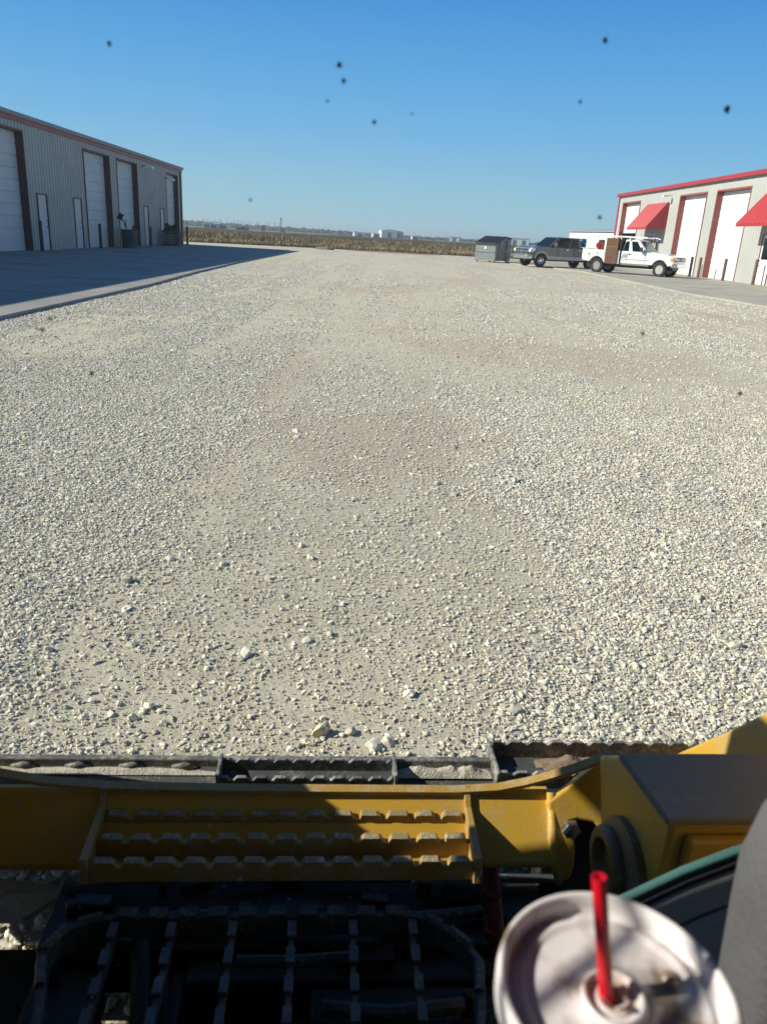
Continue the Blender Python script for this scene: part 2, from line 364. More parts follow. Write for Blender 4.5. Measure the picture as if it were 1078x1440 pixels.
stones(ICO2, bx_, by_, np.array([.030,.026,.028,.024,.030,.022,.022,.02,.02,.024]), sink=.1)
V = np.concatenate(PV); Fq = np.concatenate(PF); C = np.concatenate(PC)
st_o = mesh_np('loose_gravel', V, Fq, attr_mat('limestone', 'tint', .92), C)
tag(st_o, 'pale crushed limestone gravel spread loose over the lot', 'gravel', kind='stuff')
print('stone faces', len(Fq))
del V, Fq, C, PV, PF, PC

# ------------------------------------------------------------------ concrete aprons
conc = mat('concrete', (.27,.26,.235), .85, var=.16, scale=.7, bump=.3, bscale=40)  # left paving: building's shade is put into this darker colour
conc2 = mat('sunny_concrete', (.37,.345,.285), .88, var=.14, scale=.6, bump=.3, bscale=40)  # right paving: sunlight is put into this lighter, warmer copy
def apron(name, ys, edge, far, h, conc=conc):
    m_ = MB(); bm = m_.bm; top = []; 
    for y in ys:
        e_ = float(edge(y)); lo = bm.verts.new((e_, y, -.02)); hi = bm.verts.new((e_, y, h)); ot = bm.verts.new((far, y, h)); ob = bm.verts.new((far, y, -.02)); top.append((lo, hi, ot, ob))
    for a, b_ in zip(top, top[1:]):
        for i in range(4): bm.faces.new((a[i], a[(i+1)%4], b_[(i+1)%4], b_[i]))
    bm.faces.new(top[0]); bm.faces.new(top[-1][::-1])
    o = m_.build(name, conc, None); tag(o, kind='structure'); return o
def slabs_joints(name, x0, x1, y0, y1, step, h):
    m_ = MB(); y = y0
    while y < y1:
        m_.box(x0, x1, y-.012, y+.012, h-.01, h+.004); y += step
    o = m_.build(name, mat('joint_filler', (.09,.085,.08), .9), None); tag(o, kind='structure')
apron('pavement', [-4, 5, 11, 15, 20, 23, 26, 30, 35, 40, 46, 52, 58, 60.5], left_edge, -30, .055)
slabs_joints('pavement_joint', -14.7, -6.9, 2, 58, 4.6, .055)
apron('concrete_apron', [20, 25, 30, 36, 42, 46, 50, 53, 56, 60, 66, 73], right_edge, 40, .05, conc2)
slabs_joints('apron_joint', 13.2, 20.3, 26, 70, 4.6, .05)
m_ = MB()   # rusty spoil at the far edge of the gravel
soil = mat('red_soil', (.25,.17,.115), .95, var=.3, scale=6, bump=.6, bscale=30)
def mound(cx, cy, rx, ry, h, name, seed):
    g_ = 26; bm = bmesh.new(); vs = {}
    for i in range(g_+1):
        for j in range(g_+1):
            a, b_ = i/g_*2-1, j/g_*2-1; q = max(0, 1-(a*a+b_*b_)); z = h*q**.8*(.5+1.0*float(fbm(np.array(a*3.+seed), np.array(b_*3.), seed)))-.02*(q == 0)
            vs[i, j] = bm.verts.new((cx+a*rx, cy+b_*ry, z-.008))
    for i in range(g_):
        for j in range(g_): bm.faces.new((vs[i,j], vs[i+1,j], vs[i+1,j+1], vs[i,j+1]))
    mm = MB(); mm.bm.free(); mm.bm = bm; return mm.build(name, soil, None, smooth='all')
tag(mound(-5.0, 71.3, .95, .7, .28, 'dirt_mound', 3), 'small dark reddish dirt mound at the far edge of the gravel', 'dirt mound')
tag(mound(1.2, 73.6, 4.6, 1.3, .09, 'soil_patch', 5), kind='structure')

# ------------------------------------------------------------------ metal buildings
def corr(mb, X0, sg, y0, y1, z0, z1, openings, pitch=.305, dep=.032):
    prof = [(0,0),(.115,0),(.135,1),(.175,1),(.195,0)]
    ys = []; y = y0
    while y < y1:
        for a, h_ in prof:
            if y+a < y1: ys.append((y+a, h_*dep))
        y += pitch
    ys.append((y1, 0)); arr = np.array(ys)
    edges = sorted({e_ for o_ in openings for e_ in o_[:2]})
    allY = sorted(set([round(a[0], 4) for a in ys]) | set(edges)); H_ = np.interp(allY, arr[:, 0], arr[:, 1])
    cache = {}
    def v(i, z):
        k = (i, z)
        if k not in cache: cache[k] = mb.bm.verts.new((X0+sg*H_[i], allY[i], z))
        return cache[k]
    for i in range(len(allY)-1):
        mid = (allY[i]+allY[i+1])/2; free = [(z0, z1)]
        for (a, b_, c_, d_) in openings:
            if a < mid < b_:
                nf = []
                for (p, q) in free:
                    if c_ > p: nf.append((p, min(q, c_)))
                    if d_ < q: nf.append((max(p, d_), q))
                free = nf
        for (p, q) in free:
            if q-p > .001: mb.bm.faces.new((v(i, p), v(i+1, p), v(i+1, q), v(i, q)))
def overhead(parent, X0, sg, a, b_, top, dm, fm, depth=.28, z0=.055, bottom=None, jw=.07):
    """recessed sectional door between y=a and y=b_, opening height top"""
    d = MB(); zb = bottom if bottom else z0; x1 = X0-sg*depth; z = zb
    while z < top-.001:
        z2 = min(z+.46, top)
        pr = [(x1-sg*.05, z), (x1, z+.004), (x1+sg*.0, z2-.045), (x1-sg*.03, z2-.03), (x1-sg*.03, z2), (x1-sg*.05, z2)]
        # ribbed curtain section
        A = [d.bm.verts.new((p[0], a, p[1])) for p in pr]; B = [d.bm.verts.new((p[0], b_, p[1])) for p in pr]
        n = len(pr)
        for i in range(n): d.bm.faces.new((A[i], B[i], B[(i+1)%n], A[(i+1)%n]))
        d.bm.faces.new(A); d.bm.faces.new(B[::-1]); z = z2
    dr = d.build('overhead_door', dm, parent)
    fr_ = MB(); xs_ = sorted((X0+sg*.045, x1-sg*.06))
    fr_.box(xs_[0], xs_[1], a-jw, a-.002, z0-.03, top+jw); fr_.box(xs_[0], xs_[1], b_+.002, b_+jw, z0-.03, top+jw); fr_.box(xs_[0], xs_[1], a-.002, b_+.002, top+.002, top+jw)
    fr_.build('door_frame', fm, dr)
    if bottom:
        g2 = MB(); xx = sorted((x1-sg*.4, x1-sg*.6)); g2.box(xx[0], xx[1], a, b_, z0, top); g2.build('bay_shade_slab', mat('bay_shade', (.02,.02,.02), .9), dr)  # near-black slab stands in for the shade inside the half-open bay
    return dr
def mandoor(parent, X0, sg, a, b_, top, dm, fm, z0=.055, glass=None):
    d = MB(); xs_ = sorted((X0+sg*.0, X0-sg*.05)); d.box(xs_[0], xs_[1], a+.05, b_-.05, z0+.01, top-.05); dr = d.build('door', dm, parent, bevel=.004)
    fr_ = MB(); xs_ = sorted((X0+sg*.05, X0-sg*.06))
    fr_.box(xs_[0], xs_[1], a, a+.05, z0-.02, top); fr_.box(xs_[0], xs_[1], b_-.05, b_, z0-.02, top); fr_.box(xs_[0], xs_[1], a+.05, b_-.05, top-.05, top)
    fr_.build('door_frame', fm, dr)
    for zz, nm, rr in ((1.02, 'handle', .03), (1.28, 'lock', .022)):
        h = MB(); h.lathe([(rr, 0), (rr, .05*sg), (rr*.6, .065*sg)], 12, 'x', (X0+sg*.002, b_-.17 if sg > 0 else b_-.17, zz)); h.build(nm, black_m, dr)
    if glass:
        g2 = MB(); xs_ = sorted((X0+sg*.002, X0+sg*.012)); g2.box(xs_[0], xs_[1], a+.22, b_-.22, 1.35, top-.2); g2.build('door_glass', glass, dr)
    return dr
black_m = mat('black_paint', (.018,.018,.02), .5)
glass_dark = mat('dark_glass', (.006,.008,.010), .12, spec=.35)
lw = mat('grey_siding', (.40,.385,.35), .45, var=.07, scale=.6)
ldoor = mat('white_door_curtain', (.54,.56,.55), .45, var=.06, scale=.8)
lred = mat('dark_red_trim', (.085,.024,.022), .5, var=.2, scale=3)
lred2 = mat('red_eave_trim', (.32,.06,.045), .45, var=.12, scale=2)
roofm = mat('galvanised_roof', (.5,.5,.48), .4, var=.1, scale=1)
gutter_m = mat('gutter_grey', (.23,.22,.22), .5)

XL = -14.8
left = empty('metal_building', (0,0,0)); tag(left, 'long grey ribbed metal building on the left with dark red door trim, in shade', 'building')
big = [(4.2,8.0),(14.6,18.4),(24.4,28.1),(30.9,34.55),(41.35,45.1),(46.35,50.05),(56.65,59.75)]
man = [(19.8,20.8),(35.45,36.5),(39.58,40.62),(51.1,52.1),(54.85,55.85)]
ops = [(a, b_, 0, 4.62) for a, b_ in big]+[(a, b_, 0, 2.38) for a, b_ in man]
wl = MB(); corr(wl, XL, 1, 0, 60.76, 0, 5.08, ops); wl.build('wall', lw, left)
e = MB(); e.box(-30.8, XL, 60.70, 60.76, 0, 5.1); e.poly([(XL,60.73,5.1),(-22.8,60.73,5.75),(-30.8,60.73,5.1)]); e.box(-30.8, XL, 0, .06, 0, 5.1); e.box(-30.8,-30.75,.06,60.70,0,5.1)
e.build('end_wall', lw, left)
rf = MB(); rf.prism([(XL+.10,5.10),(XL+.10,5.25),(-22.8,5.95),(-30.9,5.25),(-30.9,5.10),(-22.8,5.8)], 'y', -.1, 60.86); rf.build('roof', roofm, left)
tr = MB(); tr.box(XL+.10, XL+.22, -.1, 60.9, 5.11, 5.27); tr.build('gutter', gutter_m, left, bevel=.01)
tr = MB(); tr.box(XL+.035, XL+.099, -.1, 60.86, 4.95, 5.10); tr.build('eave_trim', lred2, left, bevel=.006)
tr = MB(); tr.box(XL-.05, XL+.07, 60.45, 60.82, 0, 4.949); tr.build('corner_trim', lred, left)
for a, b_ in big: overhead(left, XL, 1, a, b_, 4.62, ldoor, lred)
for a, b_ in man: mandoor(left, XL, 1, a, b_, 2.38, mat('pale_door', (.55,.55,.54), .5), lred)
def wall_light(parent, X0, sg, y, z, lit=False):
    h = MB(); h.tube([(X0+sg*.03, y, z+.06), (X0+sg*.22, y, z+.10), (X0+sg*.42, y, z+.06)], .022, 8); a = h.build('wall_lamp', black_m if sg > 0 else mat('lamp_grey', (.35,.35,.35), .5), parent, smooth=True)
    h = MB(); h.prism([(X0+sg*.30, z-.02), (X0+sg*.72, z-.06), (X0+sg*.72, z+.05), (X0+sg*.45, z+.12), (X0+sg*.30, z+.08)], 'y', y-.16, y+.16)
    h.build('lamp_head', mat('lamp_white', (.85,.85,.85), .3), a, bevel=.015)
wall_light(left, XL, 1, 51.0, 4.56); wall_light(left, XL, 1, 56.1, 4.2)

XR = 20.48
right = empty('metal_workshop', (0,0,0)); tag(right, 'sunlit cream metal workshop on the right with red trim, white doors and two red awnings', 'building')
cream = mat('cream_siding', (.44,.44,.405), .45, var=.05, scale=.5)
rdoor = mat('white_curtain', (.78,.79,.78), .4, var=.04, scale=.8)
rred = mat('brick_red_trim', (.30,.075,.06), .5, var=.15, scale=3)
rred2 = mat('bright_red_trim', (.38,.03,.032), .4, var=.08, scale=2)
bigR = [(66.15,70.75),(52.75,57.3),(46.5,51.05),(34.,38.5),(27.8,32.3)]
opsR = [(a, b_, 0, 5.1) for a, b_ in bigR]+[(42.55,43.9,0,2.62),(60.2,61.2,0,2.3),(61.45,63.2,1.35,2.6)]
wl = MB(); corr(wl, XR, -1, 24, 72.14, 0, 5.75, opsR, dep=.02); wl.build('wall', cream, right)
e = MB(); e.box(XR, 36, 72.08, 72.14, 0, 5.75); e.box(XR, 36, 24, 24.06, 0, 5.75); e.box(35.94, 36, 24.06, 72.08, 0, 5.75); e.build('end_wall', cream, right)
rf = MB(); rf.prism([(XR-.1,5.76),(XR-.1,5.92),(28,6.6),(36.1,5.92),(36.1,5.76),(28,6.45)], 'y', 23.9, 72.24); rf.build('roof', roofm, right)
tr = MB(); tr.box(XR-.24, XR-.101, 23.9, 72.3, 5.68, 5.93); tr.build('gutter', rred2, right, bevel=.03)
tr = MB(); tr.box(XR-.06, XR+.1, 71.85, 72.2, 0, 5.67); tr.build('corner_trim', rred2, right)
for i, (a, b_) in enumerate(bigR): overhead(right, XR, -1, a, b_, 5.1, rdoor, rred, depth=.34, z0=.05, bottom=2.75 if i == 0 else None, jw=.09)
mandoor(right, XR, -1, 42.55, 43.9, 2.62, mat('white_door', (.8,.8,.8), .4), rred, z0=.05, glass=glass_dark)
mandoor(right, XR, -1, 60.2, 61.2, 2.3, mat('white_door', (.8,.8,.8), .4), rred, z0=.05, glass=glass_dark)
wn = MB(); wn.box(XR-.03, XR+.03, 61.45, 63.2, 1.35, 2.6); wo_ = wn.build('window', glass_dark, right)
wn = MB()
for (a, b_, c_, d_) in ((61.40,61.50,1.3,2.65),(63.15,63.25,1.3,2.65),(61.5,63.15,1.3,1.38),(61.5,63.15,2.57,2.65),(62.29,62.36,1.38,2.57)): wn.box(XR-.055, XR+.035, a, b_, c_, d_)
wn.build('window_frame', mat('white_frame', (.7,.7,.7), .5), wo_)
def awning(y0, y1, zt, zb, out):
    m_ = MB(); bm = m_.bm; n = int((y1-y0)/.42)
    pts = []
    for i in range(n*4+1):
        y = y0+(y1-y0)*i/(n*4); h_ = .06 if i % 4 == 0 else 0
        pts.append([bm.verts.new((XR-.04-h_, y, zt+h_)), bm.verts.new((XR-out-h_, y, zb+h_)), bm.verts.new((XR-out+.03, y, zb-.03)), bm.verts.new((XR-.04, y, zt-.06))])
    for a, b_ in zip(pts, pts[1:]):
        for i in range(4): bm.faces.new((a[i], a[(i+1)%4], b_[(i+1)%4], b_[i]))
    bm.faces.new(pts[0]); bm.faces.new(pts[-1][::-1])
    for y in (y0-.02, y1+.002):   # ribbed cheeks
        m_.prism([(XR-.04, zt-.02), (XR-.04, zb), (XR-out, zb)], 'y', y, y+.018)
        for k in range(1, 6):
            x_ = XR-.04-out*k/6; m_.box(x_-.012, x_+.012, y-.012, y+.03, zb, zt-.04-(zt-zb)*k/6)
    m_.box(XR-out-.03, XR-out+.02, y0-.03, y1+.03, zb-.10, zb+.0)
    o = m_.build('awning', mat('red_awning', (.42,.03,.036), .38, var=.06, scale=1.5), right); return o
awning(59.35, 63.9, 4.78, 3.0, 1.42); awning(38.9, 44.3, 4.68, 3.04, 1.42)
wall_light(right, XR, -1, 59.0, 5.15)

# ------------------------------------------------------------------ bollards
def bollard(x, y, h, rad, m_, label, grp):
    b_ = MB(); b_.lathe([(rad+.03, -.0), (rad+.03, .02), (rad, .021), (rad, h-.04), (rad*.9, h-.012), (rad*.55, h), (.001, h+.004)], 16, 'z'); o = b_.build('bollard', m_, None, smooth=True)
    o.location = (x, y, .05); tag(o, label, 'bollard', grp); return o
bk = mat('bollard_black', (.02,.02,.022), .6); bw = mat('bollard_brown', (.16,.085,.055), .7, var=.3)
GL, GR = 'steel bollards along the left building', 'steel bollards along the right workshop'
bollard(-14.45, 34.75, 1.22, .075, bk, 'tall black bollard by the nearest walk-in door of the grey building', GL)
bollard(-14.40, 41.9, 1.2, .075, bk, 'black bollard in front of the second white overhead door of the grey building', GL)
bollard(-14.40, 47.6, 1.15, .075, bk, 'black bollard standing just behind the dark waste drum', GL)
bollard(-14.35, 50.9, 1.15, .075, bw, 'brown bollard by the third walk-in door of the grey building', GL)
bollard(-14.0, 58.9, 1.25, .08, bw, 'brown bollard at the far corner of the grey building against the dry field', GL)
bollard(19.75, 51.4, 1.2, .085, bk, 'black bollard just in front of the bumper of the white truck', GR)
bollard(19.75, 50.0, 1.2, .085, bw, 'brown bollard by the red jamb between the two tall white doors', GR)
bollard(20.0, 46.9, 1.22, .085, bw, 'dark brown bollard before the right half of the nearest tall white door', GR)
bollard(20.0, 43.0, 1.3, .085, bw, 'bollard beside the white walk-in door under the nearer awning, at the photo edge', GR)

# waste drum with sticks, pallet box with junk
o = empty('waste_drum', (-14.05, 45.6, .055)); tag(o, 'dark blue waste drum with broom handles poking out, by the grey building', 'drum')
d = MB(); d.lathe([(.40,0),(.42,.02),(.42,.3),(.44,.32),(.42,.34),(.43,.62),(.45,.64),(.43,.66),(.44,.93),(.46,.95),(.41,.95),(.40,.2),(.01,.19)], 24); d.build('drum_body', mat('drum_blue', (.02,.035,.05), .5), o, smooth=True)
for (a, b_, nm) in (((.1,.1,.3),(-.38,-.25,1.75),'broom_handle'),((-.1,0,.3),(-.22,.1,1.45),'broom_handle'),((.15,-.1,.3),(.33,.0,1.3),'broom_handle')):
    d = MB(); d.tube([a, b_], .03, 8); d.build(nm, black_m, o)
d = MB(); d.box(-.5,-.25,-.32,-.18,1.45,1.78, Matrix.Rotation(.5, 3, 'Y'), (-.38,-.25,1.6)); d.build('broom_head', black_m, o, bevel=.02)
o = empty('junk_crate', (-13.95, 54.3, .055)); tag(o, 'brown crate heaped with dark junk near the last door of the grey building', 'crate')
d = MB()
for k in range(6): d.box(-.55,.55,-.45,-.42,.05+k*.15,.17+k*.15); d.box(-.55,.55,.42,.45,.05+k*.15,.17+k*.15); d.box(.52,.55,-.42,.42,.05+k*.15,.17+k*.15); d.box(-.55,-.52,-.42,.42,.05+k*.15,.17+k*.15)
d.box(-.55,.55,-.42,.42,0,.04); d.build('crate_body', mat('old_timber', (.13,.09,.06), .85, var=.3, scale=9), o)
for i, (x, y, z, s) in enumerate(((-.2,0,.95,.28),(.2,.1,.98,.22),(0,-.2,1.12,.2),(.28,-.15,1.2,.14),(-.3,.1,1.3,.12))):
    d = MB(); bmesh.ops.create_icosphere(d.bm, subdivisions=2, radius=s, matrix=Matrix.Translation((x,y,z)))
    for v_ in d.bm.verts: v_.co += Vector((random.uniform(-1,1),random.uniform(-1,1),random.uniform(-1,1)))*s*.22
    d.build('junk_bag', mat('junk_dark', (.03,.028,.026), .7), o)

# ------------------------------------------------------------------ dumpster
o = empty('dumpster', (7.75, 60.6, 0), R(-39.5)); tag(o, 'grey steel dumpster with black sloping lids at the end of the gravel lot', 'dumpster')
gp = mat('dumpster_paint', (.18,.205,.215), .55, var=.15, scale=4, c2=(.25,.28,.285)); dk = mat('lid_plastic', (.02,.022,.024), .5, var=.3)
W_, D_ = 1.75, 2.15      # local: front face at y=-? faces (-x,-y)/camera; x along front, y depth
d = MB(); d.prism([(0,.12),(0,1.28),(D_*.62,1.74),(D_,1.68),(D_,.12)], 'x', -W_/2, W_/2); d.box(-W_/2-.04, W_/2+.04, -.04, .0, 1.22, 1.30)
for s_ in (-1, 1):
    d.box(*sorted((s_*W_/2, s_*(W_/2+.10))), .45, .60, .15, 1.5); d.box(*sorted((s_*W_/2, s_*(W_/2+.10))), 1.45, 1.60, .15, 1.6)
    d.box(*sorted((s_*W_/2, s_*(W_/2+.14))), .60, 1.45, .78, .92)
for z in (.12, .7): d.box(-W_/2, W_/2, -.05, 0, z, z+.07)
for xx in (-.8,.72):
    for yy in (.1, 1.9): d.box(xx, xx+.1, yy, yy+.1, 0, .12)
d.build('bin_body', gp, o, bevel=.01)
for s_ in (0, 1):
    x0, x1 = (-W_/2-.05, -.01) if s_ == 0 else (.01, W_/2+.05)
    l = MB(); l.prism([(-.10,1.26),(-.10,1.34),(D_*.6,1.86),(D_*.64,1.86),(D_+.02,1.78),(D_+.02,1.69),(D_*.62,1.76)], 'x', x0, x1)
    for k in range(3): l.prism([(.05,1.38),(.05,1.43),(1.15,1.82),(1.15,1.77)], 'x', x0+.15+k*.26, x0+.2+k*.26)
    l.build('lid', dk, o, bevel=.012)
l = MB(); l.lathe([(.10,-.004),(.10,-.012),(.001,-.013)], 24, 'y', (-.02,0,1.02)); l.build('sticker', mat('sticker_white', (.85,.85,.85), .4), o)

# ------------------------------------------------------------------ trucks
rub = mat('tyre_rubber', (.03,.029,.027), .8, bump=.3, bscale=50); chrome = mat('chrome', (.65,.66,.67), .2, metal=.9, var=.05)
def wheel(parent, x, y, rad, wd, side, rimm):
    e_ = MB(); n = 40; e_.lathe([(rad*.60,-wd*.42),(rad*.72,-wd*.5),(rad*.92,-wd*.5),(rad*.99,-wd*.38),(rad,-wd*.2),(rad,wd*.2),(rad*.99,wd*.38),(rad*.92,wd*.5),(rad*.72,wd*.5),(rad*.60,wd*.42)], n, 'y', close=True)
    for k in range(30):      # tread lugs
        a = k*2*math.pi/30
        e_.box(rad*.985, rad*1.015, -wd*.42, wd*.42, -.018, .018, Matrix.Rotation(a, 3, 'Y'))
    t_ = e_.build('wheel', rub, parent, smooth=True); t_.location = (x, y, rad)
    q = MB(); s_ = side
    q.lathe([(rad*.61, -wd*.4), (rad*.61, wd*.36*s_), (rad*.57, wd*.44*s_), (rad*.50, wd*.36*s_), (rad*.40, wd*.12*s_), (rad*.22, wd*.26*s_), (rad*.2, wd*.40*s_), (.001, wd*.42*s_)], 28, 'y')
    q.build('rim', rimm, t_, smooth=True)
    for k in range(8):
        h_ = MB(); a = k*math.pi/4; h_.lathe([(.028, wd*.19*s_), (.028, wd*.235*s_), (.001, wd*.236*s_)], 10, 'y', (math.cos(a)*rad*.38, 0, math.sin(a)*rad*.38)); h_.build('hand_hole', black_m, t_)
    return t_
def arch(cx, z0, rad, n=10):
    """points of a wheel arch from right to left, z0 = sill"""
    a0 = math.asin(max(-1, min(1, (z0-.42)/rad)))
    return [(cx+rad*math.cos(a), .42+rad*math.sin(a)) for a in np.linspace(a0, math.pi-a0, n)]
def side_shell(parent, name, outline, hw, m_, tuck=.05, bev=.03):
    q = MB(); q.prism(outline, 'y', -hw, hw)
    o_ = q.build(name, m_, parent, bevel=bev, seg=3, angle=30, smooth=True); return o_
def on_quad(mb, c, u0, u1, v0, v1, out, th=.012, skew=0.):
    """a thin pane lying on the quad c (bl, br, tr, tl)"""
    c = [Vector(p) for p in c]
    def P(a, b_): return (c[0]*(1-a)+c[1]*a)*(1-b_)+(c[3]*(1-a)+c[2]*a)*b_
    n = (c[1]-c[0]).cross(c[3]-c[0]).normalized()*out
    pts = [P(u0, v0), P(u1, v0), P(u1, v1), P(u0+skew, v1)]
    mb.hexa([p-n*.2 for p in pts], [p+n for p in pts])
def cab(parent, xb0, xb1, xt0, xt1, zb, zt, wb, wt, body, splits, name='cab_roof'):
    """greenhouse: base x xb0..xb1 (rear..front), roof xt0..xt1, half widths wb wt; splits = side window (u0,u1,skew)"""
    lo = [(xb0,-wb,zb),(xb1,-wb,zb),(xb1,wb,zb),(xb0,wb,zb)]; hi = [(xt0,-wt,zt),(xt1,-wt,zt),(xt1,wt,zt),(xt0,wt,zt)]
    q = MB(); q.hexa(lo, hi); g_ = q.build(name, body, parent, bevel=.05, seg=3, angle=20, smooth=True)
    rt = [lo[0], lo[1], hi[1], hi[0]]; lf = [lo[3], lo[2], hi[2], hi[3]]
    for (u0_, u1_, sk, fs) in splits:
        q = MB(); on_quad(q, rt, u0_, u1_, .06, .86, .012, skew=sk)
        if fs: pass
        q.build('side_window', glass_dark, parent)
        q = MB(); on_quad(q, lf, u0_, u1_, .06, .86, -.012, skew=sk); q.build('side_window', glass_dark, parent)
    q = MB(); on_quad(q, [lo[1], lo[2], hi[2], hi[1]], .06, .94, .05, .90, .012); q.build('windscreen', glass_dark, parent)
    q = MB(); on_quad(q, [lo[0], lo[3], hi[3], hi[0]], .1, .9, .2, .85, -.012); q.build('rear_window', glass_dark, parent)
    return g_

# --- charcoal crew-cab pickup, nose to the left
G = empty('pickup_truck', (11.72, 55.9, .03), R(203.5)); G.location.x += .45; tag(G, 'dark grey crew cab pickup with silver lower panels, parked behind the white truck', 'pickup truck')
gpaint = mat('charcoal_paint', (.07,.08,.082), .28, var=.04, coat=.6); silver = mat('silver_paint', (.36,.36,.34), .35, var=.05, coat=.3)
fa, ra, rad = 2.03, -2.04, .41
out = [(-3.05,.75),(-3.05,1.36),(-1.25,1.36),(-1.2,1.30),(1.35,1.30),(1.5,1.34),(2.2,1.30),(2.72,1.22),(2.88,1.12),(2.92,.78)]
out += [(2.62,.62)]+arch(fa, .62, .50)+[(1.3,.62)]+[(-1.4,.62)]+arch(ra, .62, .50)+[(-2.7,.66)]
side_shell(G, 'body', out, 1.0, gpaint)
q = MB()       # silver lower band and arch lips
band = [(1.52,.50),(1.52,.72),(-1.52,.72),(-1.52,.50)]
q.prism(band, 'y', -1.012, 1.012)
for cx in (fa, ra):
    A_ = [(cx+.60*math.cos(a), .42+.60*math.sin(a)) for a in np.linspace(.25, math.pi-.25, 16)]; B_ = [(cx+.49*math.cos(a), .42+.49*math.sin(a)) for a in np.linspace(math.pi-.25, .25, 16)]
    q.prism(A_+B_, 'y', -1.03, 1.03)
q.prism([(-2.56,.6),(-2.56,.74),(-3.06,.78),(-3.06,.62)], 'y', -1.01, 1.01)
q.build('lower_trim', silver, G, bevel=.008)
cab(G, -1.28, 1.42, -1.12, .62, 1.29, 1.95, .93, .76, gpaint, [(.10,.38,.02,0),(.42,.86,.0,0)])
q = MB(); q.box(-3.0,-1.3,-.88,.88,1.30,1.365); q.build('bed_floor', mat('bed_liner', (.02,.02,.02), .8), G)
q = MB(); q.box(2.90,2.97,-.78,.78,.80,1.14); gr_ = q.build('grille', mat('grille_dark', (.05,.05,.05), .4), G, bevel=.01)
q = MB(); q.box(2.965,2.99,-.80,.80,.95,.99); q.box(2.965,2.99,-.03,.03,.80,1.14); q.box(2.93,2.985,-.82,.82,1.135,1.19); q.box(2.93,2.985,-.82,.82,.765,.80); q.build('grille_bar', chrome, gr_, bevel=.005)
q = MB(); q.prism([(2.86,-.98),(3.10,-.80),(3.16,0),(3.10,.80),(2.86,.98),(2.7,.98),(2.7,-.98)], 'z', .50, .75); q.build('bumper', chrome, G, bevel=.04, smooth=True)
for s_ in (-1, 1):
    q = MB(); q.prism([(2.55,1.05),(2.55,1.22),(2.78,1.20),(2.95,1.10),(2.95,.93),(2.8,.93)], 'y', *sorted((s_*.72, s_*1.005))); q.build('headlight', mat('headlight_clear', (.75,.77,.78), .15, spec=.9), G, bevel=.02)
    q = MB(); q.box(.98,1.12,*sorted((s_*1.0, s_*1.27)),1.32,1.58); mi = q.build('wing_mirror', gpaint, G, bevel=.04); 
    q = MB(); q.box(-3.08,-3.02,*sorted((s_*.82,s_*.99)),.95,1.3); q.build('tail_light', mat('tail_red', (.4,.01,.01), .3), G)
    for x_ in (.05,-.95):
        q = MB(); q.box(x_-.12,x_+.02,*sorted((s_*1.0,s_*1.03)),1.14,1.18); q.build('door_handle', chrome, G)
    for x_ in (1.28,.18,-.92): q = MB(); q.box(x_-.006,x_+.006,*sorted((s_*.99,s_*1.004)),.74,1.29); q.build('door_seam', black_m, G)
for s_ in (-1, 1):
    wheel(G, fa, s_*.86, rad, .27, s_, chrome); wheel(G, ra, s_*.86, rad, .27, s_, chrome)
q = MB(); q.box(-2.9,2.6,-.5,.5,.40,.60); q.build('chassis', black_m, G)
# load in the bed
hgt = empty('blue_barrel', (0,0,0)); hgt.location = G.matrix_basis @ Vector((-1.72,.30,1.40)); tag(hgt, 'blue plastic barrel standing in the bed of the grey pickup', 'barrel')
d = MB(); d.lathe([(.24,0),(.28,.03),(.28,.18),(.295,.2),(.28,.22),(.28,.38),(.295,.4),(.28,.42),(.27,.5),(.2,.55),(.001,.56)], 24); d.build('barrel_shell', mat('blue_plastic', (.02,.10,.26), .4), hgt, smooth=True)
d = MB(); d.lathe([(.05,.555),(.05,.59),(.001,.592)], 12, 'z', (.12,0,0)); d.build('barrel_cap', mat('cap_white', (.7,.7,.7), .4), hgt)

# --- white service truck, nose to the right
Wt = empty('service_truck', (15.35, 49.1, .03), R(-40)); Wt.scale = (1,1,1.05); tag(Wt, 'white service truck with utility body and ladder rack, parked before the red trimmed workshop', 'truck')
wp = mat('white_paint', (.78,.79,.77), .3, var=.03, coat=.5); fa, ra, rad = 1.98, -1.96, .40
out = [(-.45,.62),(-.45,1.26),(1.1,1.26),(1.3,1.24),(2.35,1.18),(2.74,1.10),(2.78,.70),(2.52,.60)]+arch(fa, .6, .49)+[(1.3,.60),(-.3,.60)]
side_shell(Wt, 'body', out, .98, wp)
cab(Wt, -.48, 1.15, -.36, .46, 1.24, 1.90, .91, .75, wp, [(.06,.27,.03,0),(.42,.80,-.0,0)])
q = MB(); q.prism([(1.22,1.25),(2.3,1.19),(2.3,1.215),(1.25,1.30)], 'y', -.6, .6); q.build('bonnet_bulge', wp, Wt, bevel=.02)
ub = [(-2.95,.78),(-2.95,1.28),(-.52,1.28),(-.52,.55),(-1.38,.55)]+arch(ra, .6, .50)+[(-2.55,.62),(-2.9,.66)]
side_shell(Wt, 'utility_body', ub, 1.04, wp, bev=.015)
q = MB(); q.box(-2.9,-.56,-.55,.55,1.27,1.295); q.build('bed_floor', mat('bed_dark', (.05,.05,.05), .8), Wt)
for s_ in (-1, 1):
    q = MB()
    for (a, b_, c_, d_) in ((-2.9,-2.45,.8,1.22),(-2.40,-1.50,.98,1.22)): q.box(a,b_,*sorted((s_*1.03,s_*1.055)),c_,d_)
    pn = q.build('locker_door', wp, Wt, bevel=.008)
    q = MB(); q.box(-2.52,-2.48,*sorted((s_*1.055,s_*1.075)),.98,1.06); q.box(-1.98,-1.90,*sorted((s_*1.055,s_*1.075)),1.06,1.1); q.build('latch', black_m, pn)
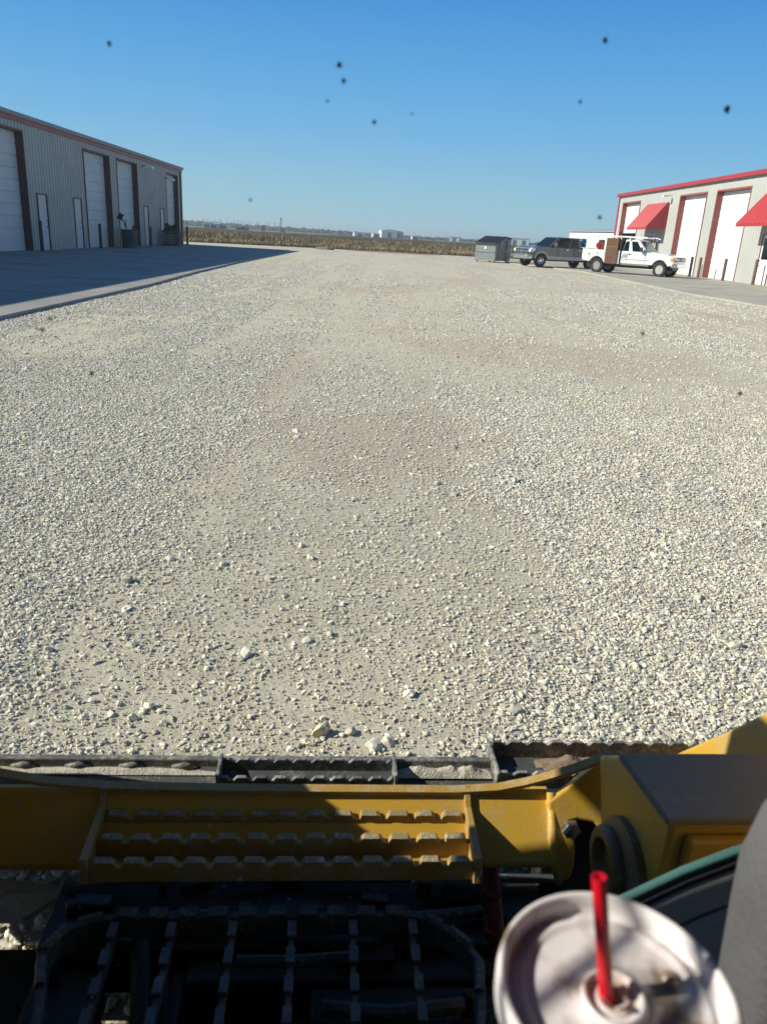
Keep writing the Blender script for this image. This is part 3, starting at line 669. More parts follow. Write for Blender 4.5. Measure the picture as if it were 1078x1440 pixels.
# brown locker door standing open, with its open compartment
rust = dusty('rusty_brown', (.14,.065,.035), (.22,.13,.085), .35, 3., .75, 20)
q = MB(); q.box(-1.42,-.66,-1.12,-.90,.56,1.93); br = q.build('tall_locker', rust, Wt, bevel=.01)
q = MB(); q.box(-.655,-.50,-1.03,-.60,.62,1.90); q.box(-1.40,-.66,-.895,-.60,1.3,1.9); q.build('locker_inside', mat('locker_dark', (.05,.03,.022), .8), br)
q = MB(); q.box(-1.43,-.65,-1.14,-1.121,1.45,1.48); q.build('locker_seam', mat('seam_tan', (.3,.22,.14), .8), br)
# ladder rack
q = MB()
for s_ in (-1, 1):
    q.box(-3.0,.95,s_*.80-.035,s_*.80+.035,2.01,2.08)
    for x_ in (-2.85,-1.35,-.1): q.box(x_-.025,x_+.025,s_*.80-.025,s_*.80+.025,1.29 if x_ < -1.3 else 1.86,2.02)
    q.tube([(.95,s_*.80,2.045),(1.15,s_*.72,1.98)], .022, 8)
for x_ in (-2.85,-1.35,-.1,.75): q.box(x_-.02,x_+.02,-.775,.775,2.03,2.065)
q.build('ladder_rack', wp, Wt)
q = MB(); q.box(2.77,2.82,-.62,.62,.86,1.10); gr_ = q.build('grille', mat('grille_black', (.03,.03,.03), .5), Wt)
q = MB(); q.box(2.82,2.835,-.64,.64,.955,.985); q.box(2.82,2.835,-.66,.66,1.09,1.12); q.box(2.82,2.835,-.66,.66,.84,.865)
for x_ in np.linspace(-.55,.55,7): q.box(2.82,2.832,x_-.008,x_+.008,.865,1.09)
q.build('grille_bar', chrome, gr_)
q = MB(); q.lathe([(.085,2.835),(.085,2.85),(.001,2.852)], 20, 'x', (0,0,.97)); q.build('badge', mat('badge_blue', (.02,.05,.15), .3), gr_)
q = MB(); q.prism([(2.70,-1.0),(2.98,-.86),(3.02,0),(2.98,.86),(2.70,1.0),(2.62,1.0),(2.62,-1.0)], 'z', .54, .74); q.build('bumper', chrome, Wt, bevel=.03, smooth=True)
for s_ in (-1, 1):
    q = MB(); q.box(2.74,2.83,*sorted((s_*.64,s_*.93)),.90,1.09); q.build('headlight', mat('headlight_glass', (.62,.60,.52), .15, spec=.9), Wt, bevel=.015)
    q = MB(); q.box(2.60,2.81,*sorted((s_*.86,s_*.99)),.86,1.05); q.build('indicator', mat('amber_lens', (.65,.27,.05), .3), Wt, bevel=.015)
    q = MB(); q.box(.72,.86,*sorted((s_*.98,s_*1.22)),1.28,1.52); q.box(.76,.82,*sorted((s_*.93,s_*1.0)),1.3,1.34); q.build('wing_mirror', black_m, Wt, bevel=.02)
    for x_ in (1.05,-.05): q = MB(); q.box(x_-.006,x_+.006,*sorted((s_*.975,s_*.984)),.66,1.24); q.build('door_seam', black_m, Wt)
    q = MB(); q.box(.02,.16,*sorted((s_*.98,s_*1.005)),1.10,1.14); q.build('door_handle', black_m, Wt)
    q = MB(); q.box(-.44,1.30,*sorted((s_*.976,s_*.986)),.82,.845)
    for k in range(3): q.prism([(-.44+k*.12,.9),(-.38+k*.12,.9),(-.22+k*.12,1.12),(-.28+k*.12,1.12)], 'y', *sorted((s_*.976,s_*.986)))
    q.build('stripe', mat('stripe_grey', (.16,.17,.2), .4), Wt)
    wheel(Wt, fa, s_*.84, rad, .25, s_, mat('rim_white', (.45,.45,.43), .45)); wheel(Wt, ra, s_*.84, rad, .25, s_, mat('rim_grey', (.28,.28,.27), .5))
q = MB(); q.box(-2.8,2.6,-.48,.48,.38,.62); q.build('chassis', black_m, Wt)
q = MB(); q.prism([(-.4,.52),(-.4,.60),(1.3,.60),(1.3,.52)], 'y', -.97, .97); q.build('rocker', mat('rocker_grey', (.2,.2,.2), .6), Wt)
# hose reel on the utility body
hr = empty('hose_reel'); hr.scale = (.72,.72,.72); hr.location = Wt.matrix_basis @ Vector((-2.0,-.75,1.28)); hr.rotation_euler = (0,0,R(-20)); tag(hr, 'red hose reel standing on top of the white truck utility body', 'hose reel')
d = MB(); 
for y_ in (-.14,.12): d.lathe([(.30,y_),(.30,y_+.02),(.22,y_+.02),(.22,y_)], 28, 'y', (0,0,.32), close=True)
for k in range(4):
    a = k*math.pi/2+.5
    for y_ in (-.14,.12): d.box(-.02,.02,y_,y_+.02,.02,.26, Matrix.Rotation(a,3,'Y')); 
    bmesh.ops.translate(d.bm, verts=d.bm.verts[-16:], vec=(0,0,.32))
d.build('reel', mat('reel_red', (.55,.06,.04), .45), hr)
d = MB(); d.lathe([(.19,-.11),(.25,-.09),(.25,.09),(.19,.11)], 28, 'y', (0,0,.32)); d.build('hose', mat('hose_red', (.35,.05,.04), .6), hr, smooth=True)
d = MB(); d.box(-.2,.2,-.16,.14,0,.03); d.box(-.02,.02,-.18,-.15,.03,.33); d.box(-.02,.02,.145,.17,.03,.33); d.build('reel_stand', black_m, hr)

# ------------------------------------------------------------------ far white building behind the workshop, field and horizon
def shed(name, x, y, w_, dp, h, rh, wm, rm, label, cat, rz=0., grp=None):
    o_ = empty(name, (x, y, -.03), rz); tag(o_, label, cat, grp)
    q = MB(); q.box(-w_/2, w_/2, -dp/2, dp/2, 0, h); q.build('wall', wm, o_)
    q = MB(); e_ = .25; q.prism([(-w_/2-e_, h+.002), (w_/2+e_, h+.002), (w_/2+e_, h+.12), (0, h+rh), (-w_/2-e_, h+.12)], 'y', -dp/2-e_, dp/2+e_); q.build('roof', rm, o_)
    q = MB(); n = max(1, int(w_/5))
    for k in range(n):
        cx = -w_/2+w_*(k+.5)/n; q.box(cx-1.1, cx+1.1, -dp/2-.04, -dp/2+.02, 0, min(h*.75, 3.2))
    q.build('door', mat('shed_door', (.10,.10,.11), .6), o_); return o_
wht = mat('white_sheeting', (.72,.72,.70), .5, var=.05, scale=.3); tan = mat('tan_sheeting', (.42,.38,.31), .6); gry = mat('grey_roof', (.35,.36,.37), .5); redm = mat('red_roof', (.35,.07,.05), .6)
shed('white_shed', 37.5, 118, 15, 18, 3.55, .75, wht, gry, 'white metal shed behind the red trimmed workshop and the trucks', 'shed', R(8))
# trailer cargo strip before it
o = empty('flatbed_trailer', (30.8, 100, -.03)); tag(o, 'dark flatbed trailer parked before the white shed, behind the white truck', 'trailer')
q = MB(); q.box(-4,4,-1.2,1.2,.8,1.0); q.box(-4,-3.8,-1.2,1.2,1.0,2.4); q.build('deck', black_m, o)
for x_ in (-2.6,-1.7,2.6):
    q = MB(); q.lathe([(.45,-.15),(.45,.15)], 20, 'y', (x_,-1.0,.45)); q.lathe([(.45,-.15),(.45,.15)], 20, 'y', (x_,1.0,.45)); q.build('wheel', rub, o)
def hx(px, y): return (px-537)*y/1150
for i, (px, y, w_, dp, h, rh, wm, rm, lab) in enumerate([
    (545, 470, 9, 12, 3.9, .7, wht, wht, 'large white building on the horizon above the middle of the dry field'),
    (560, 475, 4.5, 10, 3.6, .5, tan, gry, 'smaller grey building on the horizon touching the large white one'),
    (294, 300, 2.4, 5, 2.1, .4, wht, gry, 'white hut on the horizon, first one right of the grey building'),
    (304, 302, 2.9, 5, 2.0, .4, wht, wht, 'white hut on the horizon, second one right of the grey building'),
    (316, 305, 3.0, 5, 1.9, .3, wht, gry, 'white hut on the horizon, third one right of the grey building'),
    (338, 310, 1.9, 5, 1.7, .3, wht, gry, 'little white hut on the horizon under the middle of the row of masts'),
    (346, 310, 1.7, 5, 1.7, .3, tan, gry, 'little tan hut on the horizon under the middle of the row of masts'),
    (528, 400, 3.4, 6, 1.8, .3, wht, wht, 'small low white building just left of the large white one'),
    (505, 400, 5.5, 6, 1.9, .3, wht, wht, 'long low white building on the horizon left of the large white one'),
    (640, 480, 5.5, 9, 2.6, .4, wht, wht, 'white flat roofed building on the horizon just left of the dumpster'),
    (731, 440, 10, 9, 3.6, .6, wht, wht, 'wide white building on the horizon between dumpster and grey pickup'),
    (583, 400, 3, 5, 1.7, .3, wht, gry, 'tiny white hut on the horizon over the right part of the field'),
    (370, 400, 2.2, 5, 2.3, .6, mat('orange_sheeting', (.4,.10,.05), .6), redm, 'small orange hut on the horizon left of the lattice mast'),
    (398, 400, 1.8, 5, 1.9, .4, mat('pink_sheeting', (.45,.2,.15), .6), redm, 'small red roofed hut on the horizon at the foot of the lattice mast')]):
    shed('far_building', hx(px, y), y, w_, dp, h, rh, wm, rm, lab, 'building', R(random.uniform(-12,12)), 'far white buildings on the horizon')
pm = mat('mast_grey', (.10,.10,.11), .6)
p0 = None
for i in range(17):
    x = -113+i*3.0+random.uniform(-.3,.3)
    if p0 is None:
        p0 = empty('mast', (x, 520, -.03)); q = MB(); q.tube([(0,0,0),(0,0,5.3)], [.16,.12], 8); q.build('mast_pole', pm, p0); q = MB(); q.box(-.5,.5,-.04,.04,4.9,4.98); q.build('cross_arm', pm, p0); o_ = p0
    else: o_ = copy_tree(p0); o_.location = (x, 520+random.uniform(-8,8), -.03)
    tag(o_, 'slim grey mast in the row of masts on the horizon right of the grey building', 'mast', 'masts in a row on the horizon')
o = empty('lattice_mast', (-58, 470, -.03)); tag(o, 'thicker dark lattice mast ending the row of masts on the horizon', 'mast')
q = MB()
for s_ in ((-.5,-.5),(.5,-.5),(0,.5)): q.tube([(s_[0],s_[1],0),(s_[0]*.4,s_[1]*.4,7)], .1, 6)
for k in range(7): q.tube([(-.5+.05*k,-.5,k*1.1),(.5-.05*k,-.5,(k+1)*1.1)], .07, 6)
q.build('lattice', pm, o); q = MB(); q.box(-.45,.45,-.3,.3,6.2,7.2); q.build('mast_head', pm, o)

hz = bpy.data.materials.new('haze_air'); hz.use_nodes = True; t = hz.node_tree; t.nodes.clear(); pv = t.nodes.new('ShaderNodeVolumePrincipled'); pv.inputs['Color'].default_value = (.80,.88,.95,1); pv.inputs['Density'].default_value = .0007; pv.inputs['Anisotropy'].default_value = .2
oo = t.nodes.new('ShaderNodeOutputMaterial'); t.links.new(pv.outputs[0], oo.inputs['Volume'])
q = MB(); q.box(-2560, 2560, -120, 2660, -2.5, 10.5); tag(q.build('haze', hz, None), 'thin pale haze lying over the far plain', 'haze', kind='stuff')
# low tree belt on the horizon
V0, F0 = ico(1); n = 5200; x = rng.uniform(-420, 620, n); y = 640+rng.uniform(-50, 60, n)
hh_ = (1.7+.9*fbm(x*.02, x*0+.5, 71)+.012*np.maximum(0, -x))*(.5+.5*rng.random(n)); s = np.stack([1.6+2*rng.random(n), 1.4+rng.random(n), hh_*.55], 1)
V = V0[None]*(1+.25*rng.standard_normal((n, len(V0), 1)))*s[:, None]+np.stack([x, y, hh_*.5], 1)[:, None]
cc = np.array([(.06,.07,.045),(.08,.08,.055),(.05,.06,.045)])[rng.integers(0, 3, n)]
tb = mesh_np('treeline', V.reshape(-1, 3), (F0[None]+(np.arange(n)*len(V0))[:, None, None]).reshape(-1, 3), attr_mat('far_foliage', 'tint', .95, bscale=.5), np.repeat(cc, len(V0), 0))
tag(tb, 'dark low belt of trees along the whole horizon', 'treeline', kind='stuff')

# tall dry grass bordering the lot
n = 110000; x = rng.uniform(-60, 75, n); dep = rng.random(n)**1.3*11; y = edge_y(x)+.1+dep+.4*(vnoise(x*.9, x*0, 81)-.5)
cl = fbm(x*.55, y*.5, 83, 4); lowf = sstep(dep, .3, 2.6)*(.75+.5*(fbm(x*.35, y*.2, 84, 2)-.3))
h = (.34+.2*cl)*(1-lowf)+(.98+.12*cl)*lowf; h *= .82+.22*rng.random(n)
wd = .014+.026*rng.random(n); a = rng.random(n)*math.pi; lx, ly = rng.standard_normal(n)*.16, rng.standard_normal(n)*.16
p0_ = np.stack([x-wd*np.cos(a), y-wd*np.sin(a), x*0-.03], 1); p1_ = np.stack([x+wd*np.cos(a), y+wd*np.sin(a), x*0-.03], 1)
p2_ = np.stack([x+lx*.4+wd*.8*np.cos(a), y+ly*.4, h*.6], 1); p3_ = np.stack([x+lx, y+ly, h], 1)
V = np.stack([p0_, p1_, p2_, p3_], 1).reshape(-1, 3); b4 = np.arange(n)*4
Fg = np.concatenate([np.stack([b4, b4+1, b4+2], 1), np.stack([b4, b4+2, b4+3], 1)])
gc = np.array([(.33,.25,.155),(.38,.30,.175),(.26,.20,.13),(.47,.395,.225),(.22,.20,.11)])
pick = np.clip((1-lowf)*1.9+(cl-.5)*1.8+.75*rng.standard_normal(n)+.6, 0, 3.99).astype(int); pick = np.where(rng.random(n) < .12, 4, pick); order = np.array([2,0,1,3,4])
tgm = attr_mat('dry_grass', 'tint', .9, bscale=5)
tg = mesh_np('tall_dry_grass', V, Fg, tgm, np.repeat(gc[order[pick]]*(.88+.24*rng.random((n, 1))), 4, 0))
tag(tg, 'tall brown and yellow dry grass bordering the far edge of the gravel lot', 'grass', kind='stuff')
n = 60000; y = 88+rng.random(n)**1.6*160; x = (rng.random(n)*2-1)*(y*.75)+5; h = .35+.5*fbm(x*.1, y*.1, 87)*(.6+.8*rng.random(n)); wd = .05+.10*rng.random(n)*(y/100)
V = np.stack([np.stack([x-wd, y, x*0-.03], 1), np.stack([x+wd, y, x*0-.03], 1), np.stack([x+wd*.3, y+.1, h*1.2], 1)], 1).reshape(-1, 3)
fg = mesh_np('field_stubble', V, np.arange(n*3).reshape(-1, 3), tgm, np.repeat(gc[rng.integers(0, 3, n)], 3, 0)); tag(fg, 'brown weedy field stretching away behind the tall dry grass', 'grass', kind='stuff')

# ------------------------------------------------------------------ the loader the photo is taken from (local frame, y ahead)
Ld = empty('track_loader', (0,0,0), R(3.4)); tag(Ld, 'yellow compact track loader seen from its cab, with serrated step and black bucket', 'loader')
yel = dusty('loader_yellow', (.56,.33,.04), (.40,.33,.21), .46, 9., .42, 120)
yeld = dusty('step_yellow', (.38,.225,.04), (.40,.35,.26), .62, 16., .5, 140)
yeld_d = dusty('dark_boss', (.13,.085,.03), (.22,.19,.14), .45, 18., .45, 140)  # darker brown for the pivot parts
worn = dusty('worn_teeth', (.26,.20,.10), (.52,.48,.40), .5, 45., .6, 150)
steel = dusty('bucket_steel', (.06,.063,.065), (.25,.235,.20), .45, 14., .55, 160)
steel2 = dusty('bucket_edge', (.10,.10,.10), (.42,.39,.33), .6, 22., .5, 150)
blk = dusty('chassis_black', (.014,.015,.016), (.11,.10,.085), .42, 12., .5, 130)
navy = dusty('guard_dark', (.065,.078,.08), (.22,.23,.22), .45, 22., .5, 110)
graytop = dusty('anti_slip_grey', (.20,.185,.15), (.28,.26,.21), .5, 8., .75, 220)
# cross member plate
q = MB(); q.prism([(1.091,.594),(1.082,.588),(1.004,.512),(1.003,.502),(1.012,.498),(1.10,.56),(1.10,.594)], 'x', -.62, .408); q.build('cross_member', yel, Ld, bevel=.003)
# rim lip
path = [(-.95,.86),(-.80,.745),(-.70,.69),(-.61,.655),(-.521,.631),(-.454,.617),(-.351,.607),(-.2,.603),(.0,.601),(.24,.600),(.315,.605),(.364,.617),(.40,.629),(.437,.643),(.47,.658),(.505,.676)]
q = MB(); bm = q.bm; rows = []
for (x_, z_) in path:
    rows.append([bm.verts.new(p) for p in ((x_,1.077,z_-.002),(x_,1.092,z_+.001),(x_,1.092,z_-.010),(x_,1.085,z_-.012),(x_,1.077,z_-.009))])
for a, b_ in zip(rows, rows[1:]):
    for i in range(5): bm.faces.new((a[i], a[(i+1)%5], b_[(i+1)%5], b_[i]))
bm.faces.new(rows[0]); bm.faces.new(rows[-1][::-1]); q.build('rim_lip', yeld, Ld, smooth=True)
# arm end plate with the hook and the notch
q = MB(); q.prism([(.399,.588),(.431,.610),(.503,.662),(.515,.652),(.517,.61),(.506,.551),(.497,.528),(.490,.545),(.480,.555),(.452,.560),(.436,.556),(.428,.546),(.429,.537),(.436,.533),(.445,.536),(.446,.511),(.444,.485),(.438,.468),(.430,.460),(.421,.459),(.412,.480),(.405,.499),(.412,.516)], 'y', 1.075, 1.097)
bmesh.ops.rotate(q.bm, verts=q.bm.verts, cent=(.4,1.075,.62), matrix=Matrix.Rotation(R(-30),3,'X')@Matrix.Rotation(R(0),3,'Z'))
q.build('arm_plate', yel, Ld, bevel=.005)
q = MB(); q.tube([(.407,1.075,.60),(.408,1.036,.545),(.408,1.012,.510),(.416,.993,.478)], [.007,.009,.010,.006], 10); q.build('weld_bead', yel, Ld, smooth='all')
q = MB(); q.lathe([(.016,0),(.016,-.012),(.011,-.016),(.001,-.017)], 6, 'y', (.436,1.036,.560)); q.build('bolt', chrome, Ld)
# serrated yellow step
q = MB()
q.prism([(1.088,.604),(1.062,.579),(.955,.570),(.95,.527),(1.02,.505),(1.10,.58)], 'x', -.362, -.350)
q.prism([(1.088,.604),(1.062,.579),(.955,.570),(.95,.522),(1.02,.505),(1.10,.58)], 'x', .256, .268)
q.box(-.350,.256,.968,1.03,.522,.527); q.box(-.350,.256,1.030,1.06,.533,.539)
step = q.build('step', yeld, Ld, bevel=.002)
def serrated(x0, x1, y0, y1, zb, zt, n, tooth=.64, dip=.009, lean=0.):
    """bar whose top edge is cut into flat-topped teeth"""
    q = MB(); p_ = (x1-x0)/n; pts = [(x0, zb)]
    for k in range(n):
        a = x0+k*p_; t_ = p_*tooth; g_ = (p_-t_)/2
        dq = dip*random.uniform(.8,1.15)
        pts += [(a, zt-dq), (a+g_*.45, zt-dq), (a+g_, zt+random.uniform(-.0008,.0008)), (a+g_+t_, zt+random.uniform(-.0008,.0008)), (a+p_-g_*.45, zt-dq)]
    pts += [(x1, zt-dip), (x1, zb)]
    q.prism(pts, 'y', y0, y1); return q
for k, (yb, zt) in enumerate(((1.055,.572),(1.008,.566),(.962,.562))):
    serrated(-.350, .256, yb-.005, yb+.006, zt-.040 if k < 2 else .524, zt, 13).build('step_bar', yeld, step, bevel=.0012)
    q = MB(); p_ = .606/13
    for j in range(13):      # flared worn crowns on the teeth
        a = -.350+j*p_+p_*.17; b_ = a+p_*.66; dz = random.uniform(-.0006,.0006)
        da, db = random.uniform(-.003,.002), random.uniform(-.002,.003); q.hexa([(a+da,yb-.005,zt-.003),(b_+db,yb-.005,zt-.003),(b_+db,yb+.006,zt-.002),(a+da,yb+.006,zt-.002)], [(a+.002+da,yb-.006,zt+.001+dz),(b_-.002+db,yb-.006,zt+.001+dz),(b_-.003+db,yb+.006,zt+.003+dz),(a+.003+da,yb+.006,zt+.003+dz)])
    q.build('tooth_wear', worn, step, bevel=.001)
# bucket
q = MB()
q.prism([(1.285,.487),(1.205,.462),(1.15,.435),(1.20,.36),(1.30,.22),(1.45,.12),(1.70,.07),(1.74,.07),(1.74,.085),(1.46,.14),(1.315,.235),(1.225,.37),(1.185,.43),(1.285,.475)], 'x', -.97, .90)
bk_ = q.build('bucket', steel, Ld)
q = MB()
for x_ in (-.985,.90): q.prism([(1.20,.46),(1.29,.48),(1.74,.07),(1.45,.11),(1.24,.34)], 'x', x_, x_+.014)
q.build('side_plate', steel, bk_)
q = MB(); q.box(-.97,.36,1.284,1.299,.484,.503); q.build('top_rail', steel2, bk_, bevel=.003)
q = MB()
for k in range(7):
    x_ = -.88+k*.103; q.tube([(x_-.024,1.282,.488),(x_,1.279,.492),(x_+.024,1.282,.488)], [.003,.0075,.003], 8)
q.build('rail_weld', steel2, bk_, smooth='all')
def scal(x0, x1, y0, y1, zb, zt, n, name, parent, m_):
    q = MB(); p_ = (x1-x0)/n; pts = [(x0, zb), (x0, zt)]
    for k in range(n):
        a = x0+k*p_; pts += [(a+p_*.28, zt)]
        for t_ in (0, .25, .5, .75, 1): pts.append((a+p_*(.36+.5*t_), zt-.008*math.sin(math.pi*t_)))
        pts += [(a+p_*.94, zt)]
    pts += [(x1, zt), (x1, zb)]
    q.prism(pts, 'y', y0, y1); return q.build(name, m_, parent, bevel=.0015)
ga = scal(-.186, .150, 1.228, 1.236, .470, .505, 9, 'grip_strip', bk_, steel2)
scal(-.186, .150, 1.276, 1.283, .478, .510, 9, 'grip_strip', bk_, steel2)
gb = scal(.362, .80, 1.238, 1.246, .472, .512, 11, 'grip_strip', bk_, steel2)
scal(.362, .80, 1.322, 1.330, .480, .522, 10, 'grip_strip', bk_, steel2)
q = MB()
for x_, yb, yt in ((-.193,1.222,1.290),(.150,1.224,1.290),(.354,1.232,1.336)): q = MB(); q.box(x_,x_+.007,yb,yt,.470,.515); q.build('end_tab', steel2, bk_, bevel=.002)
q = MB(); q.prism([(1.246,.478),(1.322,.484),(1.322,.476),(1.246,.470)], 'x', .362, .80); q.build('grip_floor', steel, bk_)
def crust(name, x0, x1, y0, y1, z, h, m_, parent, seed):
    bm = bmesh.new(); a, b_ = 60, 8; vs = {}
    for i in range(a+1):
        for j in range(b_+1):
            uu, vv = i/a, j/b_; e_ = min(1, 6*uu, 6*(1-uu))*math.sin(math.pi*vv)
            vs[i,j] = bm.verts.new((x0+(x1-x0)*uu, y0+(y1-y0)*vv, z-.003+h*e_*(.2+1.3*float(fbm(np.array(uu*14.+seed), np.array(vv*2.), seed)))))
    for i in range(a):
        for j in range(b_): bm.faces.new((vs[i,j],vs[i+1,j],vs[i+1,j+1],vs[i,j+1]))
    mm = MB(); mm.bm.free(); mm.bm = bm; return mm.build(name, m_, parent, smooth='all')
dirt_m = mat('caked_dust', (.50,.46,.39), .95, var=.2, scale=60, bump=.5, bscale=300)
crust('caked_dirt', .158, .352, 1.255, 1.286, .486, .016, dirt_m, bk_, 3)
crust('caked_dirt', -.96, -.20, 1.262, 1.286, .486, .006, dirt_m, bk_, 5)
crust('caked_dirt', .45, .78, 1.27, 1.321, .486, .022, mat('caked_mud', (.22,.16,.11), .95, var=.3, scale=40, bump=.5, bscale=300), bk_, 9)
# right arm: box section with grey anti-slip top
q = MB(); q.prism([(.80,.79),(.925,.79),(1.06,.69),(1.00,.58),(.95,.42),(.80,.42)], 'x', .475, .748); ra_ = q.build('lift_arm', yel, Ld, bevel=.006)
q = MB(); q.box(.42,.56,1.105,1.16,.30,.54); q.build('notch_shade_block', blk, Ld, bevel=.005)  # dark block added behind the notch so it reads as black shade
q = MB(); q.prism([(.437,.925),(.50,1.03),(.72,1.03),(.92,.93),(.90,.797),(.462,.797),(.43,.86)], 'z', .792, .802)
q.bm.free(); q = MB(); q.prism([(.441,.919),(.748,.919),(.748,.782),(.458,.782)], 'z', .792, .803); q.build('top_plate', graytop, ra_, bevel=.003)
q = MB(); q.box(.495,.748,.786,.802,.45,.765); q.build('arm_panel', yel, ra_, bevel=.01)
# pivot hub
q = MB(); q.lathe([(.058,.475),(.058,.450),(.053,.443),(.038,.443),(.034,.452),(.030,.470),(.001,.470)], 40, 'x', (0,.913,.600)); q.build('pivot_boss', yeld_d, ra_, smooth=True, bevel=.002)
q = MB(); q.lathe([(.080,.4752),(.080,.463),(.074,.459),(.001,.459)], 40, 'x', (0,.893,.605)); q.build('pivot_ring', yeld_d, ra_, smooth=True)
q = MB(); q.lathe([(.030,.468),(.030,.462),(.001,.461)], 24, 'x', (0,.913,.600)); q.build('pivot_bore', black_m, ra_, smooth=True)
# outer sloping arm
def outer(x0, x1, name):
    q = MB(); q.prism([(1.40,.385),(1.335,.478),(1.156,.673),(1.058,.783),(.85,1.0),(.55,1.28),(.35,1.45),(.1,1.50),(-.6,1.55),(-.6,1.15),(.0,.9),(.5,.62),(.9,.45),(1.2,.33),(1.33,.30)], 'x', x0, x1); return q.build(name, yel, Ld, bevel=.008)
outer(.75, .86, 'outer_arm')
outer(-.95, -.84, 'outer_arm')
q = MB(); q.prism([(.60,.50),(.60,1.08),(.95,1.08),(1.02,1.0),(1.20,.955),(1.27,.60),(1.12,.44),(.80,.42)], 'x', -.84, -.62); q.build('lift_arm', yel, Ld, bevel=.01)  # left arm, out of view; outline shaped to shade cross member and guard
q = MB(); q.prism([(-.6,1.15),(-.6,1.5),(.52,1.56),(.75,1.74),(.9,1.76),(1.17,1.72),(1.17,1.45),(1.06,1.40),(1.04,1.25),(.9,1.2)], 'x', -.86, -.80); q.build('shade_boom', yel, Ld, bevel=.01)  # unseen boom added and shaped to shade right arm and pivot
q = MB(); q.prism([(-.6,1.15),(-.6,1.5),(.52,1.56),(.75,1.74),(.9,1.76),(1.17,1.72),(1.17,1.45),(1.06,1.40),(1.04,1.25),(.9,1.2)], 'x', .80, .86); q.build('shade_boom', yel, Ld, bevel=.01)  # unseen twin added to cut sky light from the right
# tracks and chassis under the cab
for x0, x1 in ((-.93,-.56),(.50,.86)):
    q = MB(); q.prism([(-1.0,.06),(-1.15,.3),(-.95,.62),(-.2,.66),(.45,.62),(.72,.50),(.80,.30),(.62,.06)], 'x', x0, x1); tk = q.build('track', blk, Ld, bevel=.03)
q = MB(); q.box(-.55,.45,-1.1,.55,.25,.58); q.box(-.62,-.50,.60,.84,.30,.60); q.build('chassis', blk, Ld)
# front chassis: dark castings with daylight gaps between them
q = MB()
q.box(-.455,.46,.975,1.135,.26,.36); q.box(-.90,-.455,.55,1.12,.10,.20)
q.box(-.45,-.345,.86,.975,.24,.33); q.box(-.255,-.205,.86,.975,.24,.33); q.box(-.205,.46,.928,.975,.24,.34); q.box(.0,.46,.86,.928,.24,.33)
q.box(-.60,.46,.60,.900,.20,.30) if False else None
q.box(-.60,-.345,.60,.86,.22,.30); q.box(-.345,.46,.60,.895,.20,.27)
q.build('front_casting', blk, Ld, bevel=.006)
q = MB(); q.tube([(-.285,.99,.36),(-.275,.94,.35),(-.262,.88,.33),(-.25,.80,.33)], .017, 10); q.tube([(-.24,.99,.36),(-.235,.93,.34),(-.22,.86,.33)], .007, 8); q.build('hydraulic_hose', black_m, Ld, smooth=True)
q = MB(); random.seed(5)
for k in range(26):
    x_, y_ = random.uniform(-.42,.40), random.uniform(.72,1.05); s_ = random.uniform(.01,.035)
    if -.36 < x_ < -.0 and .88 < y_ < .98: continue
    q = MB()
    if random.random() < .5: q.lathe([(s_*.6,.30),(s_*.6,.37),(s_*.4,.375),(.001,.376)], 6, 'z', (x_,y_,0))
    else: q.box(x_-s_*1.6,x_+s_*1.6,y_-s_*.5,y_+s_*.5,.27,.345+s_*.5)
    q.build('bolt', blk, Ld, bevel=.002)
for k in range(16):
    x_, y_ = -.43+k*.053+random.uniform(-.012,.012), random.uniform(.99,1.11); s_ = random.uniform(.010,.024); q = MB()
    if k % 3 == 0: q.lathe([(s_*.7,.355),(s_*.7,.378),(s_*.5,.382),(.001,.383)], 6, 'z', (x_,y_,0)); q.build('bolt', blk, Ld, bevel=.001)
    else: q.box(x_-s_*1.5,x_+s_*1.5,y_-s_*.6,y_+s_*.6,.355,.366+s_*.7, Matrix.Rotation(random.uniform(-.4,.4),3,'Z'), (x_,y_,.36)); q.build('bracket', blk, Ld, bevel=.003)
q = MB(); q.tube([(-.44,1.10,.38),(-.25,1.09,.40),(-.05,1.105,.385),(.2,1.09,.395),(.45,1.10,.38)], .008, 8); q.tube([(-.42,1.0,.375),(-.2,1.02,.385),(.12,.99,.38)], .011, 8); q.build('hydraulic_line', navy, Ld, smooth=True)
q = MB(); q.tube([(-.12,.93,.385),(-.02,.925,.39),(.06,.935,.385)], .010, 8); q.tube([(.02,.86,.37),(.12,.845,.375),(.24,.86,.37)], .012, 8); q.tube([(-.30,1.02,.38),(.1,1.0,.39),(.3,1.03,.38)], .009, 8); q.build('hydraulic_line', navy, Ld, smooth=True)
q = MB(); q.tube([(.285,1.07,.545),(.30,1.03,.50),(.305,.98,.44),(.31,.93,.38),(.32,.88,.33)], .014, 12)
for z_ in (0,1,2): q.lathe([(.018,-.01),(.018,.01)], 12, 'z', (.298+.003*z_,1.03-.035*z_,.50-.045*z_))
q.build('red_hose', mat('hose_dark_red', (.16,.02,.015), .5), Ld, smooth=True)
# pale rag-like cast lugs catching light
q = MB(); q.prism([(.175,.40),(.19,.425),(.215,.43),(.235,.418),(.27,.428),(.33,.415),(.34,.395)], 'y', 1.07, 1.087); q.build('cast_lug', dusty('bare_casting', (.3,.28,.24), (.45,.42,.36), .6, 20, .7), Ld, bevel=.003)
q = MB(); q.hexa([(-.90,1.13,.25),(-.54,1.13,.25),(-.458,1.165,.285),(-.90,1.24,.285)], [(-.90,1.13,.262),(-.54,1.13,.262),(-.458,1.165,.30),(-.90,1.24,.30)]); q.build('skid_plate', dusty('bare_steel', (.30,.30,.29), (.48,.45,.38), .5, 20, .6), Ld)
